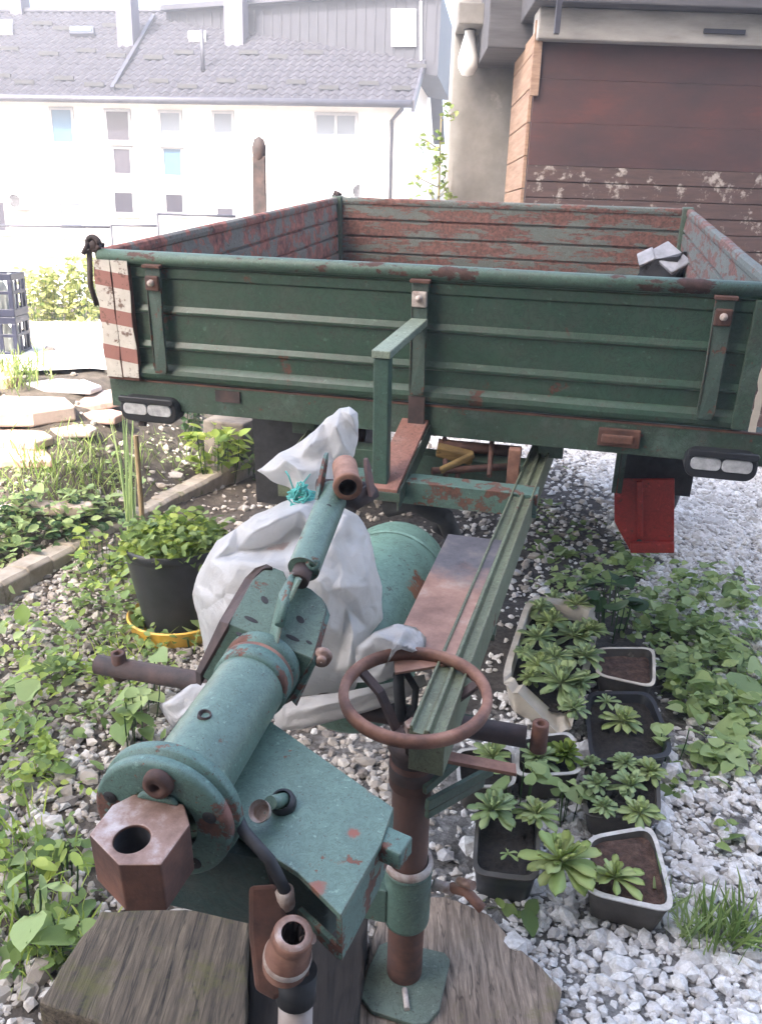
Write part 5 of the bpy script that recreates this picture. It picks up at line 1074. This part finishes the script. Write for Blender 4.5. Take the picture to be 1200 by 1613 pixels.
patch('heart_leaf_vine', 'dark vine with large heart shaped leaves hanging over the small brown rimmed tub', 'vine', (962, 985, 36, 45), 13, .085, 'heart', L_DK, (.1, .19), 3, .35)
patch('heart_leaf_vine', 'pale heart leaved seedling over the back of the black tub near the wooden board', 'vine', (812, 1290, 30, 25), 9, .05, 'heart', L_PALE, (.13, .18), 4, .3)
patch('heart_leaf_vine', 'pale heart leaved vine sprig by the left corner of the crowded tub', 'vine', (885, 1298, 26, 14), 6, .05, 'heart', L_PALE, (.08, .14), 5, .3)
patch('heart_leaf_vine', 'bright heart leaved vine trailing at the right corner of the square black tub', 'vine', (1050, 1200, 28, 22), 7, .055, 'heart', L_PALE, (.06, .12), 6, .3)
patch('heart_leaf_vine', 'broad heart leaved vine beside the rusty stub of the left cross shaft end', 'vine', (222, 1130, 38, 34), 11, .07, 'heart', L_PALE, (.06, .2), 7, .35)
patch('heart_leaf_vine', 'broad heart leaf vine hanging over the yellow dish in front of the black pot', 'vine', (303, 1012, 22, 20), 5, .1, 'heart', L_PALE, (.02, .12), 8, .3)
patch('heart_leaf_vine', 'heart leaved vine just behind the big flange at left', 'vine', (208, 1178, 30, 14), 6, .07, 'heart', L_MID, (.05, .16), 9, .35)
# ground cover, uncountable
def cover(name, blobs, size, kind, mats_, seed, tilt=.45):
    r = np.random.default_rng(seed); pts = []
    for (cx, cy, rx, ry, n, h0_, h1_) in blobs:
        cl = [(cx+rx*math.sqrt(r.uniform())*math.cos(t), cy+ry*math.sqrt(r.uniform())*math.sin(t)) for t in r.uniform(0, 6.28, max(3, n//14))]
        for i in range(int(n*(.3 if 'large' in name else .52 if 'left' in name or 'bright' in name else .5 if 'carpet' not in name else .6))):
            if r.uniform() < .8:
                c = cl[r.integers(len(cl))]; x, y = c[0]+r.normal(0, rx*.16), c[1]+r.normal(0, ry*.16)
            else:
                a = r.uniform(0, 6.28); q = math.sqrt(r.uniform()); x, y = cx+rx*q*math.cos(a), cy+ry*q*math.sin(a)
            p = G(x, y); pts.append(p+np.array([0, 0, r.uniform(h0_, h1_)]))
    pts = np.array(pts); sz = size*r.lognormal(-.15, .42, len(pts)); o = leaves(name, pts, sz, kind, mats_, None, tilt, seed=seed); return tag(o, kind='stuff')
cover('left_ground_cover', [(165, 955, 80, 50, 380, .02, .14), (40, 1040, 90, 60, 320, .02, .14), (190, 985, 60, 50, 220, .02, .1), (110, 1110, 120, 50, 420, .01, .07), (30, 1200, 60, 70, 260, .01, .08), (60, 1330, 100, 60, 260, .0, .05), (70, 1480, 90, 70, 220, .0, .05), (255, 1035, 50, 25, 120, .02, .08)], .031, 'oval', L_MID, 21)
cover('bright_ground_cover', [(175, 940, 55, 40, 130, .06, .18), (55, 1075, 70, 45, 140, .04, .15), (130, 1080, 90, 40, 260, .02, .1), (45, 1200, 50, 70, 220, .01, .09), (30, 1390, 60, 50, 90, .02, .1), (110, 1240, 60, 50, 60, .0, .05), (90, 1000, 50, 30, 100, .04, .12)], .029, 'oval', L_BR, 22)
cover('large_leaf_cover', [(30, 1010, 60, 50, 26, .06, .18), (190, 830, 60, 40, 20, .05, .2), (90, 1130, 60, 60, 16, .04, .12), (40, 1440, 70, 60, 16, .03, .12), (250, 1050, 30, 14, 6, .05, .1), (150, 1290, 50, 60, 10, .01, .07), (170, 930, 60, 50, 20, .08, .2)], .042, 'heart', L_PALE, 23, .4)
cover('planted_strip_cover', [(50, 835, 80, 42, 460, .02, .16), (150, 815, 60, 22, 160, .02, .12), (10, 880, 30, 30, 120, .02, .1)], .042, 'oval', L_PALE, 24)
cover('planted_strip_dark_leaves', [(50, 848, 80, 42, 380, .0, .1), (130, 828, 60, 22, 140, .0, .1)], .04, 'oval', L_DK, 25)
cover('vine_carpet', [(1090, 985, 110, 75, 420, .01, .1), (1130, 1085, 90, 80, 420, .01, .1), (1000, 925, 90, 40, 190, .01, .08), (1170, 1180, 60, 50, 150, .01, .06), (900, 900, 80, 40, 90, .0, .06), (1100, 1220, 60, 30, 60, .0, .05)], .039, 'heart', L_PALE, 26, .4)
cover('vine_carpet_dark', [(1060, 950, 120, 60, 260, .0, .07), (1120, 1060, 100, 90, 260, .0, .06), (930, 880, 110, 50, 150, .0, .05), (880, 800, 60, 60, 60, .0, .08)], .045, 'heart', L_MID, 27, .4)
cover('small_gravel_weeds', [(1130, 1330, 30, 30, 26, 0, .04), (1060, 1240, 40, 20, 30, 0, .03), (1010, 1230, 60, 20, 30, 0, .03), (200, 1200, 120, 90, 90, 0, .04), (780, 1430, 60, 20, 30, 0, .02)], .035, 'oval', L_MID, 28)
cover('dry_weeds_by_the_slabs', [(100, 760, 110, 50, 420, .0, .08), (230, 740, 80, 50, 260, .0, .06), (180, 690, 80, 30, 120, .0, .05)], .022, 'oval', L_PALE, 29)
def grass(name, blobs, mat, seed, w=.0):
    r = np.random.default_rng(seed); V0, F0 = leaf_shape('blade'); pts = []; sz = []
    for (cx, cy, rx, ry, n, h) in blobs:
        for i in range(n): p = G(cx+r.normal(0, rx), cy+r.normal(0, ry)); pts.append(p); sz.append(h*r.uniform(.5, 1.2))
    pts = np.array(pts); sz = np.array(sz); n = len(pts); hd = r.uniform(0, 6.28, n); nr_ = np.stack([np.cos(hd), np.sin(hd), r.uniform(-.2, .5, n)], 1)
    V = []; Fs = []
    tl = .06 if name == 'onion_stalks' else .35; d = nr_*.0+np.stack([r.normal(0, tl, n), r.normal(0, tl, n), np.ones(n)], 1); d /= np.linalg.norm(d, axis=1)[:, None]; sx = np.cross(d, np.stack([np.cos(hd), np.sin(hd), 0*hd], 1)); sx /= np.linalg.norm(sx, axis=1)[:, None]; bn = np.cross(sx, d)
    V = pts[:, None]+sz[:, None, None]*(V0[None, :, 0:1]*sx[:, None]*(.8 if name != 'onion_stalks' else .28)+V0[None, :, 1:2]*d[:, None]+(V0[None, :, 1:2]**2)*bn[:, None]*(.35 if tl > .1 else .06))
    return npmesh(name, V.reshape(-1, 3), (F0[None]+(np.arange(n)*len(V0))[:, None, None]).reshape(-1, 3), mat, None, True)
o = grass('grass_tuft', [(1150, 1480, 30, 16, 120, .115)], L_MID, 31); tag(o, 'loose green grass tuft growing in the white gravel at lower right', 'grass tuft')
o = grass('grass_tuft', [(1085, 1475, 18, 10, 60, .1)], L_PALE, 32); tag(o, 'thin pale grass tuft between the nearest tub and the larger tuft', 'grass tuft')
o = grass('grass_tuft', [(1040, 1440, 6, 5, 16, .13)], L_PALE, 36); tag(o, 'few grass blades by the front corner of the nearest grey tub', 'grass tuft')
tag(grass('rough_grass', [(110, 770, 60, 25, 260, .12), (150, 720, 60, 20, 160, .1), (300, 720, 30, 20, 60, .1), (25, 600, 25, 12, 160, .16), (70, 740, 50, 20, 100, .12)], L_OUT, 33), kind='stuff')
tag(grass('lawn_blades_left', [(70, 1480, 60, 60, 120, .09), (30, 1330, 40, 60, 80, .09), (200, 1040, 60, 30, 90, .1)], L_BR, 34), kind='stuff')
# big pale leaves at lower left
o = patch('broad_leaf_weed', 'broad leaved bright weed at the left edge below the towing eye', 'weed', (45, 1440, 45, 25), 7, .085, 'lance', L_PALE, (.04, .1), 41, .25)
patch('broad_leaf_weed', 'yellow green weed with long leaves next to the left side of the towing eye', 'weed', (105, 1395, 28, 30), 7, .07, 'lance', L_BR, (.04, .1), 42, .3)
patch('broad_leaf_weed', 'small green weed against the mossy beam at lower left', 'weed', (105, 1500, 26, 30), 10, .05, 'heart', L_MID, (.02, .08), 43, .3)
# leafy plants behind the black pot
patch('leafy_bush', 'bright yellow green leafy plant between the black pot and the trailer wheel', 'plant', (345, 755, 42, 16), 150, .075, 'oval', L_BR, (.05, .32), 51, .55)
patch('leafy_bush', 'darker leafy plant behind the bright one under the trailer edge', 'plant', (385, 745, 36, 14), 90, .07, 'oval', L_MID, (.0, .25), 52, .6)
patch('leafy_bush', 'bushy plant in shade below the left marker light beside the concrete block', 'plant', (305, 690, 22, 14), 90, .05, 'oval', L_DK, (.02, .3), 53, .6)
patch('leafy_bush', 'low bright vine on the kerb left of the black pot', 'plant', (165, 900, 50, 30), 45, .05, 'heart', L_BR, (.04, .18), 54, .4)
# sunlit shrubs at the far side of the yard
for i, (x, y, rx, n, lab) in enumerate(((62, 512, 26, 420, 'low sunlit shrub directly beside the blue crates'), (98, 512, 24, 420, 'pale sunlit shrub in the middle of the row behind the paving'), (135, 514, 20, 420, 'taller green shrub beside the striped trailer corner'), (160, 505, 14, 240, 'dark green shrub partly hidden by the trailer corner'))):
    patch('yard_shrub', lab, 'shrub', (x, y-4, rx, 5), n, .06, 'oval', L_YEL if i < 3 else L_OUT, (.0, .5 if i < 2 else .62), 60+i, .8)
# twigs of a small tree by the garage wall
c = PY(700, 250, 8.0); tw = empty('small_tree', (c[0]-.05, 8.0, float(hgt(c[0], 8.0)))); tag(tw, 'thin leafy young tree standing against the left side of the garage pillar', 'tree')
r = random.Random(5); mb = MB(); top = c[2]+.35; mb.tube([(0, 0, 0), (.03, .02, top*.5), (.0, 0, top)], [.02, .014, .005], 8); lp = []
for k in range(26):
    z = r.uniform(top*.55, top); a = r.uniform(0, 6.28); ln = r.uniform(.08, .25); e = np.array([math.cos(a)*ln-.05, math.sin(a)*ln, z+.08]); mb.tube([(0, 0, z), e*np.array([.6, .6, 1])-[0, 0, .03], e], .004, 5)
    for q in range(9): lp.append(e*np.array([r.uniform(.5, 1.1), r.uniform(.5, 1.1), 1])+[0, 0, r.uniform(-.08, .06)])
mb.build('trunk', L_DRY, tw); leaves('crown', np.array(lp), np.full(len(lp), .055), 'oval', L_OUT, tw, .8, seed=4)
# ================================================================ black pot in its yellow dish
pc = onz(283, 978, .03); pc[2] = 0; pot = empty('flower_pot', (pc[0], pc[1], float(hgt(pc[0], pc[1])))); tag(pot, 'large round black plastic pot standing in the yellow dish', 'pot')
d_ = (pc-CC)@CR[2]; s_ = d_/F; Rt = 83*s_*.93; Rb = 52*s_
pb = MB().lathe([(.001, .03), (Rb, .03), (Rt*.965, .335), (Rt*.97, .34), (Rt, .345), (Rt*1.02, .375), (Rt*1.0, .38), (Rt*.96, .378), (Rt*.94, .34), (.001, .34)], (0, 0, 0), n=48).build('body', PLASTB, pot, autos=50)
MB().lathe([(Rt*.955, .34), (Rt*.5, .352), (.001, .35)], (0, 0, 0), n=36).build('soil', SOIL, pot)
dish = empty('yellow_dish', (pc[0]-.005, pc[1]-.01, float(hgt(pc[0], pc[1])))); tag(dish, 'yellow round plastic dish under the black pot', 'dish')
Rd = 76*s_; MB().lathe([(.001, .01), (Rd*.85, .012), (Rd*.93, .07), (Rd*.97, .075), (Rd, .07), (Rd*.97, .058), (Rd*.9, .0), (.001, .0)], (0, 0, 0), n=48).build('bowl', YELL, dish, autos=50)
r2 = np.random.default_rng(8); n_ = 900; a = r2.uniform(0, 6.28, n_); q = np.sqrt(r2.uniform(0, 1, n_))*Rt*1.02
hp = np.stack([q*np.cos(a), q*np.sin(a), r2.uniform(0, .12, n_)*(1.2-q/Rt)+.01], 1); herb = empty('parsley', (pc[0], pc[1], float(hgt(pc[0], pc[1]))+.35)); tag(herb, 'dense small leaved green herb filling the black pot', 'herb')
leaves('foliage', hp, np.full(n_, .034), 'oval', L_BR, herb, .7, seed=9); n_ = 500; a = r2.uniform(0, 6.28, n_); q = np.sqrt(r2.uniform(0, 1, n_))*Rt*1.05; hp = np.stack([q*np.cos(a), q*np.sin(a), r2.uniform(-.01, .1, n_)], 1)
leaves('foliage', hp, np.full(n_, .04), 'oval', L_MID, herb, .7, seed=10)
# stake and green stalks
sb = onz(228, 850, .36); st0 = G(228, 895)
tpz = CC+ray(226, 668)*((st0-CC)@CR[2]); H = tpz[2]-st0[2]
sk = MB().tube([(0, 0, -.05), (.004, 0, H*.5), (0, 0, H)], [.013, .012, .011], 9).build('garden_stake', WOODS, autos=50); sk.location = st0; tag(sk, 'thin weathered wooden stake standing upright left of the black pot', 'stake')
gs_ = grass('onion_stalks', [(210, 870, 5, 3, 14, .62)], L_PALE, 35); tag(gs_, 'tall pale blue green stalks growing beside the wooden stake', 'plant')
# ================================================================ bottle crates
BLUE = rough('blue_crate_plastic', (.006, .008, .022), (.012, .015, .038), 10, .45, .1)
def crate(c, rz, label, h=.285, w=.4, dpt=.3):
    t = empty('bottle_crate', c, np.array([[math.cos(rz), -math.sin(rz), 0], [math.sin(rz), math.cos(rz), 0], [0, 0, 1]])); tag(t, label, 'crate', 'blue bottle crates')
    mb = MB(); ring = []
    for (x0, y0, x1, y1) in ((-w/2, -dpt/2, w/2, -dpt/2+.012), (-w/2, dpt/2-.012, w/2, dpt/2), (-w/2, -dpt/2+.012, -w/2+.012, dpt/2-.012), (w/2-.012, -dpt/2+.012, w/2, dpt/2-.012)):
        mb.box((x0, y0, 0), (x1, y1, .05)); mb.box((x0, y0, h-.045), (x1, y1, h)); mb.box((x0, y0, h*.52), (x1, y1, h*.6))
        lx = x1-x0 > .1; nn_ = 4 if lx else 3
        for k in range(nn_+1):
            if lx: xx = x0+(x1-x0-.03)*k/nn_; mb.box((xx, y0+.0004, .05), (xx+.03, y1-.0004, h-.045))
            else: yy = y0+(y1-y0-.03)*k/nn_; mb.box((x0+.0004, yy, .05), (x1-.0004, yy+.03, h-.045))
    mb.box((-w/2+.012, -dpt/2+.012, .005), (w/2-.012, dpt/2-.012, .015)); mb.build('crate_shell', BLUE, t, bev=.003)
    return t
BOT = gl('pale_bottle_glass', (.55, .58, .55), .1)
cz = G(8, 566); sc_ = 1; 
ca_ = CC+ray(2, 566)*5.1; gz = float(hgt(ca_[0], ca_[1]))
for k in range(2):
    b0 = np.array([ca_[0]-.05, ca_[1]+.15, gz+.287*k]) if False else np.array([cz[0]-.12, cz[1]+.15, cz[2]+.288*k])
    crate(b0, .1, ('lower blue plastic bottle crate of the stack at the left edge', 'upper blue plastic bottle crate of the stack at the left edge')[k])
    for i in range(3):
        for j in range(2):
            o = MB().lathe([(.001, .0), (.034, .002), (.035, .15), (.03, .18), (.014, .22), (.013, .25), (.015, .252), (.015, .262), (.001, .263)], (0, 0, 0), n=16).build('glass_bottle', BOT, autos=45); o.location = b0+np.array([-.12+.12*i, -.07+.14*j, .016])
            tag(o, ('pale glass bottle in the lower blue crate', 'pale glass bottle in the upper blue crate')[k], 'bottle', ('bottles in the lower crate', 'bottles in the upper crate')[k])
# ================================================================ black box left on the trailer bed
bx = empty('black_bag', TR @ LY(1045, 440, 2.25)*0+TR @ np.array([LY(1045, 405, 2.2)[0], 2.22, 0.0])+TT, TR @ eul(0, 0, -.35)); tag(bx, 'low black boxy bag with grey flaps in the back corner of the trailer bed', 'bag')
mb = MB(); K = 8; N_ = 24; vs = []
for i in range(K):
    for j in range(N_):
        an = 2*math.pi*j/N_; f = i/(K-1); sq = 1/max(abs(math.cos(an)), abs(math.sin(an)))**.75; q = Vector((math.cos(an)*2+i*.5, math.sin(an)*2, i*.7)); k_ = 1+.09*noise.noise(q*2.3)
        vs.append((.105*sq*k_*math.cos(an), .085*sq*k_*math.sin(an), .2*f+.015*noise.noise(q*1.7)+.03*f*math.cos(an)))
mb.add(vs, [(i*N_+k, i*N_+(k+1) % N_, (i+1)*N_+(k+1) % N_, (i+1)*N_+k) for i in range(K-1) for k in range(N_)]+[tuple(range(N_)), tuple((K-1)*N_+k for k in range(N_))], 0, True); mb.build('bag_body', rough('glossy_black_film', (.01, .01, .012), (.03, .03, .035), 8, .25, .5), bx, autos=60)
GRYF = rough('grey_flap', (.1, .1, .11), (.26, .26, .28), 12, .5, .3)
MB().box((-.1, -.06, -.012), (.1, .06, .012), eul(.5, .42, -.5), (.045, -.045, .205)).build('grey_flap', GRYF, bx, bev=.008)
MB().box((-.035, -.05, -.008), (.05, .04, .008), eul(.7, -.5, .2), (-.08, -.06, .2)).build('grey_flap', GRYF, bx, bev=.006)

m = bpy.data.materials.new('air'); m.use_nodes = True; m.node_tree.nodes.clear(); o_ = m.node_tree.nodes.new('ShaderNodeOutputMaterial'); pv = m.node_tree.nodes.new('ShaderNodeVolumePrincipled')
pv.inputs['Color'].default_value = (.95, .96, 1, 1); pv.inputs['Density'].default_value = .0065; pv.inputs['Anisotropy'].default_value = .2; m.node_tree.links.new(pv.outputs[0], o_.inputs['Volume'])
hz = MB().box((-30, -10, -2), (30, 50, 18.2)).build('haze', m); tag(hz, kind='stuff')
